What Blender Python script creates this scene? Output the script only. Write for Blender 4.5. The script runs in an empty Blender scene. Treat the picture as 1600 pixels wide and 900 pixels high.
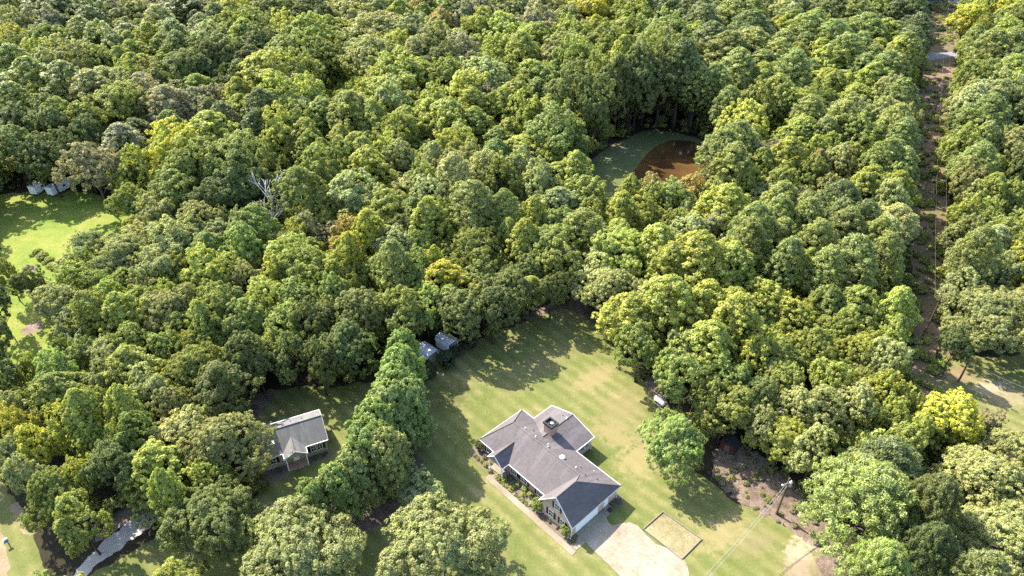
import bpy, bmesh, math, random
import numpy as np
from math import sin, cos, radians, pi, atan2, sqrt
from mathutils import Vector
from mathutils.geometry import tessellate_polygon

S = bpy.context.scene
C = S.collection

# ------------------------------------------------------------------ camera
CAM_H, FOC, HOR = 90.0, 1060.0, -320.0          # metres, pixels at 1600 wide, row of the horizon
TH = math.atan2(450 - HOR, FOC)
cam = bpy.data.objects.new('camera', bpy.data.cameras.new('camera'))
C.objects.link(cam)
cam.location = (0, 0, CAM_H)
cam.rotation_euler = (pi / 2 - TH, 0, 0)
cam.data.sensor_width = 36.0
cam.data.lens = 36.0 * FOC / 1600.0
cam.data.clip_start = 0.5
cam.data.clip_end = 3000
S.camera = cam

# ------------------------------------------------------------------ sky, sun, exposure
SUN_EL, SUN_AZ = radians(44.0), radians(137.0)   # azimuth measured from +x towards +y
w = bpy.data.worlds.new('World'); S.world = w; w.use_nodes = True
nt = w.node_tree; nt.nodes.clear()
sky = nt.nodes.new('ShaderNodeTexSky'); sky.sky_type = 'NISHITA'; sky.sun_disc = False
sky.sun_elevation = SUN_EL
sky.sun_rotation = radians(90) - SUN_AZ
sky.air_density = 1.0; sky.dust_density = 1.5
bg = nt.nodes.new('ShaderNodeBackground'); bg.inputs[1].default_value = 0.15
wo = nt.nodes.new('ShaderNodeOutputWorld')
nt.links.new(sky.outputs[0], bg.inputs[0]); nt.links.new(bg.outputs[0], wo.inputs[0])
sun = bpy.data.objects.new('sun', bpy.data.lights.new('sun', 'SUN')); C.objects.link(sun)
sun.data.energy = 4.1; sun.data.angle = radians(0.53); sun.data.color = (1.0, 0.93, 0.80)
sdir = Vector((cos(SUN_EL) * cos(SUN_AZ), cos(SUN_EL) * sin(SUN_AZ), sin(SUN_EL)))
sun.rotation_euler = sdir.to_track_quat('Z', 'Y').to_euler()
sun.location = sdir * 300
S.view_settings.view_transform = 'Standard'; S.view_settings.look = 'None'
S.view_settings.exposure = 2.28; S.view_settings.gamma = 1.0
S.view_settings.use_curve_mapping = False
cy = S.cycles
cy.max_bounces = 7; cy.diffuse_bounces = 3; cy.glossy_bounces = 2; cy.transmission_bounces = 4
cy.transparent_max_bounces = 4; cy.use_denoising = False; cy.sample_clamp_indirect = 4.0
cy.caustics_reflective = False; cy.caustics_refractive = False

# ------------------------------------------------------------------ pixel <-> ground helpers
def un(px, py, z=0.0):
    a = (px - 800) / FOC; b = (py - 450) / FOC
    d = (a, cos(TH) - b * sin(TH), -sin(TH) - b * cos(TH))
    t = (z - CAM_H) / d[2]
    return (d[0] * t, d[1] * t, z)

def proj(x, y, z):
    q = z - CAM_H
    zc = y * cos(TH) - q * sin(TH)
    return 800 + FOC * x / zc, 450 + FOC * (-y * sin(TH) - q * cos(TH)) / zc, zc

def inpoly(x, y, P):
    c = False; j = len(P) - 1
    for i in range(len(P)):
        xi, yi = P[i][0], P[i][1]; xj, yj = P[j][0], P[j][1]
        if (yi > y) != (yj > y) and x < (xj - xi) * (y - yi) / (yj - yi) + xi:
            c = not c
        j = i
    return c

def smooth_poly(P, n=2):
    for _ in range(n):
        Q = []
        for i in range(len(P)):
            a = P[i]; b = P[(i + 1) % len(P)]
            Q.append((a[0] * .75 + b[0] * .25, a[1] * .75 + b[1] * .25))
            Q.append((a[0] * .25 + b[0] * .75, a[1] * .25 + b[1] * .75))
        P = Q
    return P

def rough_poly(P, step, amp, seed):
    r = random.Random(seed); Q = []
    for i in range(len(P)):
        a = P[i]; b = P[(i + 1) % len(P)]
        L = math.hypot(b[0] - a[0], b[1] - a[1]); n = max(1, int(L / step))
        for k in range(n):
            t = k / n
            Q.append((a[0] + (b[0] - a[0]) * t + r.uniform(-amp, amp), a[1] + (b[1] - a[1]) * t + r.uniform(-amp, amp)))
    return Q

# ------------------------------------------------------------------ object helpers
def link(o, parent=None):
    C.objects.link(o)
    if parent is not None: o.parent = parent
    return o

def tag(o, label=None, cat=None, group=None, kind=None):
    if label: o['label'] = label
    if cat: o['category'] = cat
    if group: o['group'] = group
    if kind: o['kind'] = kind
    return o

def empty(name, loc, rz=0.0, label=None, cat=None, group=None):
    o = bpy.data.objects.new(name, None); o.empty_display_size = .5
    o.location = loc; o.rotation_euler = (0, 0, rz); link(o)
    return tag(o, label, cat, group)

class MB:
    def __init__(s): s.v = []; s.f = []
    def add(s, vs, fs):
        b = len(s.v); s.v += [tuple(p) for p in vs]; s.f += [tuple(i + b for i in f) for f in fs]; return s
    def box(s, x0, x1, y0, y1, z0, z1):
        vs = [(x, y, z) for z in (z0, z1) for x, y in ((x0, y0), (x1, y0), (x1, y1), (x0, y1))]
        return s.add(vs, [(3, 2, 1, 0), (4, 5, 6, 7), (0, 1, 5, 4), (1, 2, 6, 5), (2, 3, 7, 6), (3, 0, 4, 7)])
    def slab(s, P, t):
        n = len(P); N = Vector((0, 0, 0))
        for i in range(n):
            N += Vector(P[i]).cross(Vector(P[(i + 1) % n]))
        if N.z < 0: P = P[::-1]
        vs = list(P) + [(p[0], p[1], p[2] - t) for p in P]
        fs = [tuple(range(n)), tuple(range(2 * n - 1, n - 1, -1))]
        for i in range(n):
            j = (i + 1) % n; fs.append((i, i + n, j + n, j))
        return s.add(vs, fs)
    def prism(s, P, axis, a, b):          # P: 2-D outline; extruded along axis ('x','y','z') from a to b
        def m(p, t):
            return {'x': (t, p[0], p[1]), 'y': (p[0], t, p[1]), 'z': (p[0], p[1], t)}[axis]
        n = len(P); vs = [m(p, a) for p in P] + [m(p, b) for p in P]
        fs = [tuple(range(n)), tuple(range(2 * n - 1, n - 1, -1))] + [(i, (i + 1) % n, (i + 1) % n + n, i + n) for i in range(n)]
        return s.add(vs, fs)
    def tube(s, pts, rad, n=8, cap=True):
        pts = [Vector(p) for p in pts]
        if not hasattr(rad, '__len__'): rad = [rad] * len(pts)
        vs = []; fs = []
        for i, p in enumerate(pts):
            d = (pts[min(i + 1, len(pts) - 1)] - pts[max(i - 1, 0)]).normalized()
            a = d.orthogonal().normalized() if i == 0 else (a - d * a.dot(d)).normalized()
            b = d.cross(a)
            for k in range(n):
                t = 2 * pi * k / n; vs.append(p + (a * cos(t) + b * sin(t)) * rad[i])
        for i in range(len(pts) - 1):
            for k in range(n):
                k2 = (k + 1) % n; fs.append((i * n + k, i * n + k2, (i + 1) * n + k2, (i + 1) * n + k))
        if cap: fs += [tuple(range(n - 1, -1, -1)), tuple((len(pts) - 1) * n + k for k in range(n))]
        return s.add(vs, fs)
    def lathe(s, prof, c=(0, 0, 0), n=14):
        vs = []; fs = []
        for r, z in prof:
            for k in range(n):
                t = 2 * pi * k / n; vs.append((c[0] + r * cos(t), c[1] + r * sin(t), c[2] + z))
        m = len(prof)
        for i in range(m - 1):
            for k in range(n):
                k2 = (k + 1) % n; fs.append((i * n + k, i * n + k2, (i + 1) * n + k2, (i + 1) * n + k))
        fs += [tuple(range(n - 1, -1, -1)), tuple((m - 1) * n + k for k in range(n))]
        return s.add(vs, fs)
    def build(s, name, mat, parent=None, smooth=False, bevel=0):
        me = bpy.data.meshes.new(name); me.from_pydata(s.v, [], s.f); me.update()
        bm = bmesh.new(); bm.from_mesh(me); bmesh.ops.recalc_face_normals(bm, faces=bm.faces[:]); bm.to_mesh(me); bm.free()
        if smooth: me.polygons.foreach_set('use_smooth', [True] * len(me.polygons))
        me.materials.append(mat)
        o = bpy.data.objects.new(name, me); link(o, parent)
        if bevel:
            b = o.modifiers.new('bevel', 'BEVEL'); b.width = bevel; b.segments = 2; b.limit_method = 'ANGLE'
        return o

# ------------------------------------------------------------------ material helper
class Mat:
    def __init__(s, name):
        s.m = bpy.data.materials.new(name); s.m.use_nodes = True; s.t = s.m.node_tree; s.t.nodes.clear()
        s.out = s.n('ShaderNodeOutputMaterial')
    def n(s, t, **k):
        x = s.t.nodes.new(t)
        for a, b in k.items(): setattr(x, a, b)
        return x
    def l(s, a, b): s.t.links.new(a, b)
    def pos(s, scale=(1, 1, 1), rz=0.0):
        g = s.n('ShaderNodeTexCoord'); mp = s.n('ShaderNodeMapping'); mp.inputs['Scale'].default_value = scale
        mp.inputs['Rotation'].default_value = (0, 0, rz); s.l(g.outputs['Object'], mp.inputs[0]); return mp.outputs[0]
    def noise(s, scale, detail=4, rough=.55, vec=None, dist=0.0):
        x = s.n('ShaderNodeTexNoise'); x.inputs['Scale'].default_value = scale; x.inputs['Detail'].default_value = detail
        x.inputs['Roughness'].default_value = rough; x.inputs['Distortion'].default_value = dist
        s.l(vec if vec is not None else s.pos(), x.inputs['Vector']); return x.outputs['Fac']
    def ramp(s, fac, stops):
        r = s.n('ShaderNodeValToRGB'); e = r.color_ramp.elements
        while len(e) < len(stops): e.new(.5)
        for i, (p, c) in enumerate(stops):
            e[i].position = p; e[i].color = (*c, 1) if len(c) == 3 else c
        s.l(fac, r.inputs[0]); return r.outputs[0]
    def mix(s, fac, a, b, mode='MIX'):
        x = s.n('ShaderNodeMix', data_type='RGBA', blend_type=mode)
        if isinstance(fac, (int, float)): x.inputs[0].default_value = fac
        else: s.l(fac, x.inputs[0])
        for i, q in ((6, a), (7, b)):
            if isinstance(q, tuple): x.inputs[i].default_value = (*q, 1)
            else: s.l(q, x.inputs[i])
        return x.outputs[2]
    def math(s, op, a, b=0.0):
        x = s.n('ShaderNodeMath', operation=op)
        for i, q in enumerate((a, b)):
            if isinstance(q, (int, float)): x.inputs[i].default_value = q
            else: s.l(q, x.inputs[i])
        return x.outputs[0]
    def bsdf(s, col, rough=.8, spec=.3, metal=0.0, bump=None, bstr=.3, bdist=.05):
        b = s.n('ShaderNodeBsdfPrincipled')
        if isinstance(col, tuple): col = tuple(c * .74 for c in col); b.inputs['Base Color'].default_value = (*col, 1)
        else: col = s.mix(1.0, col, (.74, .74, .74), 'MULTIPLY')
        if isinstance(col, tuple): pass
        else: s.l(col, b.inputs['Base Color'])
        b.inputs['Roughness'].default_value = rough; b.inputs['Specular IOR Level'].default_value = spec
        b.inputs['Metallic'].default_value = metal
        if bump is not None:
            u = s.n('ShaderNodeBump'); u.inputs['Strength'].default_value = bstr; u.inputs['Distance'].default_value = bdist
            s.l(bump, u.inputs['Height']); s.l(u.outputs[0], b.inputs['Normal'])
        s.l(b.outputs[0], s.out.inputs[0]); s.b = b; return s.m

def plain(name, col, rough=.6, spec=.4, metal=0.0, var=.18, sc=3.0):
    m = Mat(name); n = m.noise(sc, 5, .6)
    lo = tuple(c * (1 - var) for c in col); hi = tuple(min(1, c * (1 + var)) for c in col)
    return m.bsdf(m.ramp(n, [(.3, lo), (.7, hi)]), rough, spec, metal)

M = {}
def brick(name, a, b, mortar):
    m = Mat(name); g = m.n('ShaderNodeTexCoord')
    sp = m.n('ShaderNodeSeparateXYZ'); m.l(g.outputs['Object'], sp.inputs[0])
    cb = m.n('ShaderNodeCombineXYZ'); m.l(m.math('ADD', sp.outputs[0], sp.outputs[1]), cb.inputs[0]); m.l(sp.outputs[2], cb.inputs[1])
    t = m.n('ShaderNodeTexBrick'); t.inputs['Scale'].default_value = 1.0
    t.inputs['Brick Width'].default_value = .23; t.inputs['Row Height'].default_value = .075; t.inputs['Mortar Size'].default_value = .008
    t.inputs['Color1'].default_value = (*a, 1); t.inputs['Color2'].default_value = (*b, 1); t.inputs['Mortar'].default_value = (*mortar, 1)
    m.l(cb.outputs[0], t.inputs['Vector'])
    n = m.noise(1.3, 5); c = m.mix(.35, t.outputs['Color'], m.ramp(n, [(.3, tuple(x * .7 for x in a)), (.7, tuple(min(1, x * 1.25) for x in b))]))
    return m.bsdf(c, .85, .2)
M['brick'] = brick('brick', (.36, .21, .15), (.46, .29, .21), (.46, .41, .36))
M['brick_tan'] = brick('brick_tan', (.50, .37, .29), (.56, .43, .34), (.55, .50, .44))

def shingle(name, a, b, course=.14):
    m = Mat(name); g = m.n('ShaderNodeTexCoord')
    v = m.n('ShaderNodeTexVoronoi'); v.inputs['Scale'].default_value = 3.6
    mp = m.n('ShaderNodeMapping'); mp.inputs['Scale'].default_value = (1.0, 1.0, 2.2)
    m.l(g.outputs['Object'], mp.inputs[0]); m.l(mp.outputs[0], v.inputs['Vector'])
    bw = m.n('ShaderNodeRGBToBW'); m.l(v.outputs['Color'], bw.inputs[0])
    c = m.ramp(bw.outputs[0], [(.15, a), (.85, b)])
    c2 = m.mix(.4, c, m.ramp(m.noise(.35, 6, .7), [(.3, tuple(x * .72 for x in a)), (.72, tuple(x * 1.12 for x in b))]))
    c3 = m.mix(.28, c2, m.ramp(m.noise(9, 3, .8), [(.3, tuple(x * .55 for x in a)), (.7, tuple(min(1, x * 1.35) for x in b))]))
    stn = m.noise(1.0, 4, .65, m.pos((.75, .10, .10)), .4)
    c3 = m.mix(m.math('MULTIPLY', m.ramp(stn, [(.5, (0, 0, 0)), (.66, (1, 1, 1))]), .38), c3, tuple(min(1, x * 1.45) for x in b))
    c3 = m.mix(m.math('MULTIPLY', m.ramp(m.noise(.55, 5, .7, m.pos((1.2, .2, .2)), .3), [(.52, (0, 0, 0)), (.70, (1, 1, 1))]), .40), c3, tuple(x * .62 for x in a))
    sp = m.n('ShaderNodeSeparateXYZ'); m.l(g.outputs['Object'], sp.inputs[0])
    saw = m.math('FRACT', m.math('MULTIPLY', sp.outputs[2], 1 / .085))
    return m.bsdf(c3, .92, .15, bump=saw, bstr=.35, bdist=.02)
M['shingle'] = shingle('shingle', (.086, .076, .077), (.140, .125, .126))
M['shingle_grey'] = shingle('shingle_grey', (.112, .110, .106), (.168, .164, .158))
M['white'] = plain('white_paint', (.94, .93, .90), .5, .4, var=.05)
M['trim'] = plain('white_trim', (.66, .65, .63), .5, .3, var=.06)
M['cream'] = plain('cream_siding', (0.37, 0.3478, 0.2664), .6, .3, var=.08)
M['black'] = plain('black_paint', (0.0133, 0.0133, 0.0163), .45, .4)
M['metal'] = plain('galvanised', (0.407, 0.4218, 0.444), .35, .5, .6, var=.12)
M['wood'] = plain('weathered_wood', (0.1184, 0.0851, 0.0592), .85, .2, var=.35, sc=5)
M['timber'] = plain('grey_timber', (0.1998, 0.1665, 0.1332), .85, .2, var=.3, sc=4)
M['redwood'] = plain('dark_red_boards', (0.074, 0.0192, 0.0148), .75, .25, var=.25)
M['darkroof'] = plain('dark_felt_roof', (0.0259, 0.0266, 0.0333), .8, .2, var=.25)
M['tin'] = plain('pale_tin_roof', (.62, .62, .63), .5, .4, .1, var=.22, sc=1.4)
M['wire'] = plain('pale_cable', (0.2664, 0.2516, 0.2294), .5, .3)
M['copper'] = plain('brass_flashing', (0.2072, 0.1184, 0.0592), .5, .4)
M['blue'] = plain('blue_box', (0.037, 0.1184, 0.2664), .5, .4)
M['door'] = plain('door_wood', (0.1924, 0.074, 0.0333), .5, .4, var=.2)
g = Mat('window_glass'); g.bsdf((0.0222, 0.0259, 0.0333), .06, .6); M['glass'] = g.m

def bark(name, a, b):
    m = Mat(name); n = m.noise(2.0, 6, .7, m.pos((1, 1, .25)))
    return m.bsdf(m.ramp(n, [(.3, a), (.7, b)]), .9, .15, bump=n, bstr=.5)
M['bark'] = bark('bark', (0.0444, 0.0333, 0.0259), (0.1258, 0.0999, 0.0777))
M['deadbark'] = bark('dead_bark', (.48, .46, .42), (.80, .77, .72))

def leafmat(name, trans=.40, rough=.6, spec=.12):
    m = Mat(name)
    a = m.n('ShaderNodeAttribute', attribute_type='INSTANCER', attribute_name='tint')
    v = m.n('ShaderNodeAttribute', attribute_type='GEOMETRY', attribute_name='lv')
    sp = m.n('ShaderNodeSeparateColor'); m.l(v.outputs['Color'], sp.inputs[0])
    hs = m.n('ShaderNodeHueSaturation')
    m.l(m.math('ADD', m.math('MULTIPLY', sp.outputs[0], .04), .478), hs.inputs['Hue'])
    m.l(m.math('ADD', m.math('MULTIPLY', sp.outputs[1], .9), .56), hs.inputs['Value'])
    m.l(m.math('ADD', m.math('MULTIPLY', sp.outputs[2], .3), .85), hs.inputs['Saturation'])
    m.l(a.outputs['Color'], hs.inputs['Color'])
    b = m.n('ShaderNodeBsdfPrincipled'); m.l(hs.outputs[0], b.inputs['Base Color'])
    b.inputs['Roughness'].default_value = rough; b.inputs['Specular IOR Level'].default_value = spec
    t = m.n('ShaderNodeBsdfTranslucent')
    m.l(m.mix(1.0, hs.outputs[0], (1.2, 1.25, .62), 'MULTIPLY'), t.inputs['Color'])
    x = m.n('ShaderNodeMixShader'); x.inputs[0].default_value = trans
    m.l(b.outputs[0], x.inputs[1]); m.l(t.outputs[0], x.inputs[2]); m.l(x.outputs[0], m.out.inputs[0])
    return m.m
M['leaf'] = leafmat('broad_leaves')
M['needle'] = leafmat('needles', .32, .5, .3)

def ground_mat(name, cols, s1=.5, s2=4.0, s3=22.0, bstr=.5, stripes=None, spots=(), cracks=False):
    m = Mat(name); p = m.pos()
    a = m.noise(s1 * .18, 5, .6, p, .6); b = m.noise(s1, 6, .65, p); c = m.noise(s2, 5, .7, p); d = m.noise(s3, 3, .8, p)
    f = m.math('ADD', m.math('MULTIPLY', a, .42), m.math('ADD', m.math('MULTIPLY', b, .28), m.math('MULTIPLY', c, .30)))
    col = m.ramp(f, cols)
    if stripes:
        wv = m.n('ShaderNodeTexWave', wave_type='BANDS', bands_direction='X', wave_profile='SIN')
        wv.inputs['Scale'].default_value = .125; wv.inputs['Distortion'].default_value = 1.6; wv.inputs['Detail'].default_value = 2
        wv.inputs['Detail Scale'].default_value = .6
        m.l(m.pos((1, 1, 1), stripes), wv.inputs['Vector'])
        col = m.mix(m.math('MULTIPLY', wv.outputs['Fac'], .55), col, (.125, .150, .036))
        st = m.noise(1.2, 5, .7, m.pos((2.2, .16, 1), stripes))
        col = m.mix(m.math('MULTIPLY', m.ramp(st, [(.5, (0, 0, 0)), (.7, (1, 1, 1))]), .32), col, (0.2664, 0.2146, 0.0962))
    for cx, cy_, rx, ry, rz, scol, st_ in spots:      # patches of soil, straw and darker green, ragged by noise
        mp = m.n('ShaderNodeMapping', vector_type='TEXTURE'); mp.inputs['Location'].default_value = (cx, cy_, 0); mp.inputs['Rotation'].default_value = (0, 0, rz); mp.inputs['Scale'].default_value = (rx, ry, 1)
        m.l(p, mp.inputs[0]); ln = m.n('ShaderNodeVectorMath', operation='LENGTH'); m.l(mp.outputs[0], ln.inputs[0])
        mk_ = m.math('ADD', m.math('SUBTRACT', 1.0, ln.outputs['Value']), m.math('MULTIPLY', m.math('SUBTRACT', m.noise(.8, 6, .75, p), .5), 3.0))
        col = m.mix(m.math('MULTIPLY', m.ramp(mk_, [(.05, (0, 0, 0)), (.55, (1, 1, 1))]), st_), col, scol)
    if cracks:
        vo = m.n('ShaderNodeTexVoronoi', feature='DISTANCE_TO_EDGE'); vo.inputs['Scale'].default_value = .27
        ad = m.n('ShaderNodeVectorMath', operation='ADD'); m.l(p, ad.inputs[0]); nz_ = m.n('ShaderNodeTexNoise'); nz_.inputs['Scale'].default_value = 1.2; m.l(p, nz_.inputs['Vector']); m.l(nz_.outputs['Color'], ad.inputs[1]); m.l(ad.outputs[0], vo.inputs['Vector'])
        col = m.mix(m.ramp(vo.outputs['Distance'], [(.004, (.42, .42, .42)), (.011, (0, 0, 0))]), col, (.10, .085, .06))
    dd = m.ramp(d, [(.27, (.38, .38, .38)), (.73, (1.04, 1.04, 1.04))])
    return m.bsdf(m.mix(1.0, col, dd, 'MULTIPLY'), .95, .1, bump=d, bstr=bstr, bdist=.08)
UANG = radians(133.2)
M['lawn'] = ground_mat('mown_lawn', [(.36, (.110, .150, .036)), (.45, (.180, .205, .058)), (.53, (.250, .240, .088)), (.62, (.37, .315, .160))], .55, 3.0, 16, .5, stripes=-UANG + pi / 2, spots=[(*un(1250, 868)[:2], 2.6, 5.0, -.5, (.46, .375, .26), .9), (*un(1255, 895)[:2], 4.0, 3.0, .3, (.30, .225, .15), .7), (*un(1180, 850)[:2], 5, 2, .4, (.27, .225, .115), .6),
    (*un(930, 590)[:2], 7, 3, .7, (.33, .265, .125), .75), (*un(1000, 720)[:2], 6, 4, .5, (.34, .275, .13), .7), (*un(1130, 830)[:2], 7, 3, .6, (.34, .275, .13), .7), (*un(960, 680)[:2], 3, 6, .9, (.34, .27, .13), .65), (*un(1010, 690)[:2], 2.5, 6, .1, (.30, .225, .125), .6), (*un(860, 560)[:2], 8, 4, .7, (.23, .20, .09), .5), (*un(970, 640)[:2], 4, 9, -.6, (.28, .225, .11), .55), (*un(760, 850)[:2], 2, 9, .77, (.27, .225, .11), .5),
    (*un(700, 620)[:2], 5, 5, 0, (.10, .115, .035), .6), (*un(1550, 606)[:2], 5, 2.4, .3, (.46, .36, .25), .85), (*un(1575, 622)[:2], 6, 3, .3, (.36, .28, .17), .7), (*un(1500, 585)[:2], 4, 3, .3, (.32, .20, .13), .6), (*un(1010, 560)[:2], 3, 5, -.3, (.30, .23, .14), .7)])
M['field'] = ground_mat('lush_field', [(.38, (.115, .185, .028)), (.48, (.205, .275, .042)), (.58, (.32, .315, .075)), (.66, (.37, .32, .12))], .4, 2.2, 9, .7)
M['floor'] = ground_mat('forest_floor', [(.34, (0.0222, 0.0237, 0.0118)), (.5, (0.0481, 0.0407, 0.0237)), (.64, (0.0888, 0.0666, 0.0407))], .4, 2.0, 8, .8)
M['litter'] = ground_mat('leaf_litter', [(.36, (.085, .080, .045)), (.44, (.15, .11, .08)), (.52, (.25, .185, .14)), (.62, (.42, .33, .255))], .9, 3.2, 9, .8)  # litter mottling, with sunlit patches put into the palest ramp colours
M['red'] = ground_mat('red_dirt', [(.37, (.10, .125, .045)), (.47, (.17, .15, .075)), (.55, (.29, .185, .12)), (.66, (.42, .29, .21))], .35, 2.0, 8, .7)
M['sand'] = ground_mat('pale_dirt', [(.34, (0.222, 0.1776, 0.074)), (.5, (0.3108, 0.2442, 0.148)), (.64, (0.4292, 0.3478, 0.2516))], .5, 2.6, 12, .4)
M['gravel'] = ground_mat('gravel', [(.34, (.40, .365, .32)), (.5, (.50, .465, .415)), (.66, (.60, .565, .51))], .8, 6, 26, .2)
M['mulch'] = ground_mat('mulch', [(.34, (.155, .115, .095)), (.5, (.235, .18, .15)), (.66, (.31, .26, .22))], .8, 5, 18, .6)
M['concrete'] = ground_mat('concrete', [(.37, (.225, .175, .112)), (.455, (.325, .272, .195)), (.53, (.395, .345, .262)), (.63, (.48, .435, .355))], .4, 2.0, 14, .1, cracks=True)
M['oldconcrete'] = ground_mat('worn_concrete', [(.36, (.26, .205, .145)), (.5, (.34, .285, .21)), (.64, (.42, .365, .285))], .8, 5, 18, .15)
M['asphalt'] = ground_mat('pale_road', [(.34, (0.222, 0.222, 0.2294)), (.66, (0.3404, 0.333, 0.333))], .6, 3, 14, .1)
m = Mat('muddy_water'); nz = m.noise(.06, 4)
m.bsdf(m.ramp(nz, [(.38, (.045, .026, .012)), (.62, (.115, .062, .021))]), .08, .5, bump=m.noise(1.6, 3), bstr=.05, bdist=.05); M['water'] = m.m

# ------------------------------------------------------------------ setting: ground sheets
def sheet(name, P, z, mat, kind='structure'):
    vs = [Vector((p[0], p[1], z)) for p in P]
    tris = tessellate_polygon([vs])
    me = bpy.data.meshes.new(name); me.from_pydata([tuple(v) for v in vs], [], [tuple(t) for t in tris]); me.update()
    bm = bmesh.new(); bm.from_mesh(me); bmesh.ops.recalc_face_normals(bm, faces=bm.faces[:])
    if sum(f.normal.z for f in bm.faces) < 0: bmesh.ops.reverse_faces(bm, faces=bm.faces[:])
    bm.to_mesh(me); bm.free(); me.materials.append(mat)
    o = bpy.data.objects.new(name, me); link(o); o['kind'] = kind; return o

def pxpoly(L): return [un(x, y)[:2] for x, y in L]

G = MB(); G.add([(-1400, -300, 0), (1400, -300, 0), (1400, 2200, 0), (-1400, 2200, 0)], [(0, 1, 2, 3)])
tag(G.build('ground', M['floor']), kind='structure')

HO = Vector((17.03, 67.45, 0)); HU = Vector((cos(UANG), sin(UANG), 0)); HV = Vector((cos(UANG - pi / 2), sin(UANG - pi / 2), 0))
def HW(u, v): p = HO + HU * u + HV * v; return (p.x, p.y)

LAWN = pxpoly([(60, 930), (140, 905), (230, 842), (330, 800), (420, 775), (395, 690), (380, 640), (405, 612), (470, 605), (560, 602), (650, 575), (690, 538), (740, 535), (800, 512), (850, 488), (890, 468), (925, 480), (955, 535), (985, 575), (1015, 600), (1030, 640), (1040, 690), (1110, 760), (1160, 790), (1205, 808), (1262, 842), (1300, 872), (1330, 960), (1000, 1000), (400, 1000)])
LAWN_R = rough_poly(smooth_poly(LAWN, 2), 1.2, .45, 3)
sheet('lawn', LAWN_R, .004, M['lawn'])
FIELD = pxpoly([(-50, 400), (-30, 310), (40, 298), (110, 296), (190, 312), (225, 345), (190, 385), (120, 425), (90, 470), (100, 520), (125, 565), (70, 610), (-20, 610), (-40, 500)])
sheet('field', rough_poly(smooth_poly(FIELD, 2), 2.0, .7, 4), .004, M['field'])
RCLEAR = pxpoly([(1450, 620), (1455, 575), (1490, 555), (1600, 556), (1800, 560), (1850, 700), (1640, 715), (1590, 690), (1540, 672), (1470, 645)])
sheet('clearing', rough_poly(smooth_poly(RCLEAR, 2), 1.2, .6, 5), .004, M['lawn'])
CORR = pxpoly([(1424, 640), (1426, 560), (1424, 450), (1423, 330), (1430, 225), (1440, 120), (1452, 40), (1462, -20), (1504, -20), (1500, 40), (1496, 120), (1486, 225), (1482, 330), (1482, 450), (1486, 545), (1474, 600), (1462, 640)])
sheet('corridor_path', rough_poly(CORR, 2.0, .5, 6), .008, M['red'])
sheet('pond_bank', rough_poly(smooth_poly(pxpoly([(900, 285), (925, 248), (965, 222), (1000, 205), (1040, 203), (1080, 213), (1108, 222), (1130, 250), (1135, 290), (1100, 318), (1040, 325), (950, 325)]), 2), 2, .5, 7), .004,
      ground_mat('bank_grass', [(.34, (.10, .135, .045)), (.5, (.155, .18, .065)), (.64, (.23, .20, .12))], .4, 2, 9, .5))
sheet('pond_water', rough_poly(smooth_poly(pxpoly([(982, 290), (992, 262), (1015, 236), (1042, 219), (1075, 219), (1100, 227), (1120, 248), (1124, 282), (1095, 305), (1050, 312), (1000, 305)]), 2), 2, .2, 8), .012, M['water'])
sheet('dirt_patch', rough_poly(smooth_poly(pxpoly([(1115, 700), (1160, 690), (1235, 745), (1330, 830), (1330, 960), (1270, 960), (1285, 868), (1240, 828), (1195, 806), (1150, 782), (1110, 745)]), 2), .35, .55, 9), .012, M['litter'])
sheet('hedge_litter', rough_poly(smooth_poly(pxpoly([(455, 800), (500, 770), (580, 745), (640, 690), (665, 720), (640, 790), (590, 830), (520, 840), (460, 830)]), 2), .8, .4, 11), .008, M['litter'])
sheet('wood_edge_dirt', rough_poly(smooth_poly(pxpoly([(345, 660), (375, 625), (420, 608), (440, 612), (400, 650), (385, 690), (360, 700)]), 2), .8, .4, 12), .008, M['litter'])
sheet('lawn_edge_dirt', rough_poly(smooth_poly(pxpoly([(810, 500), (840, 482), (880, 465), (915, 462), (935, 490), (960, 530), (945, 522), (915, 495), (880, 480), (840, 498)]), 2), .8, .4, 13), .008, M['litter'])
sheet('lawn_edge_dirt', rough_poly(smooth_poly(pxpoly([(1005, 588), (1025, 590), (1050, 640), (1050, 690), (1035, 680), (1030, 640), (1015, 610)]), 2), .8, .3, 14), .008, M['litter'])
sheet('gravel_driveway', rough_poly(pxpoly([(60, 960), (136, 872), (172, 838), (206, 812), (250, 782), (300, 754), (312, 764), (240, 820), (200, 848), (140, 893), (90, 960)]), .6, .30, 15), .012, M['gravel'])
sheet('gravel_verge', rough_poly(smooth_poly(pxpoly([(150, 835), (190, 790), (225, 785), (232, 805), (195, 818), (150, 850)]), 2), .7, .35, 16), .008, M['litter'])
sheet('dirt_road', rough_poly(smooth_poly(pxpoly([(-120, 720), (-5, 745), (30, 790), (58, 845), (75, 930), (-120, 930)]), 1), .8, .35, 17), .004, M['lawn'])
sheet('dirt_track', rough_poly(smooth_poly(pxpoly([(-120, 790), (-10, 805), (8, 840), (20, 930), (-120, 930)]), 1), .7, .3, 18), .008, M['sand'])
sheet('dirt_verge', rough_poly(smooth_poly(pxpoly([(14, 790), (30, 783), (48, 810), (58, 835), (40, 838), (25, 815)]), 2), .5, .25, 19), .008, M['sand'])
sheet('bare_ground', rough_poly(smooth_poly(pxpoly([(28, 520), (45, 505), (66, 500), (70, 512), (45, 524)]), 1), .8, .2, 20), .008, M['litter'])
sheet('bare_ground', rough_poly(smooth_poly(pxpoly([(30, 418), (50, 412), (62, 420), (45, 430)]), 1), .8, .2, 21), .008, M['litter'])
sheet('cleared_ground', rough_poly(smooth_poly(pxpoly([(1502, 12), (1530, -8), (1620, -8), (1620, 12), (1570, 28), (1535, 36), (1515, 34)]), 2), 3, 1, 23), .008, M['litter'])
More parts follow.
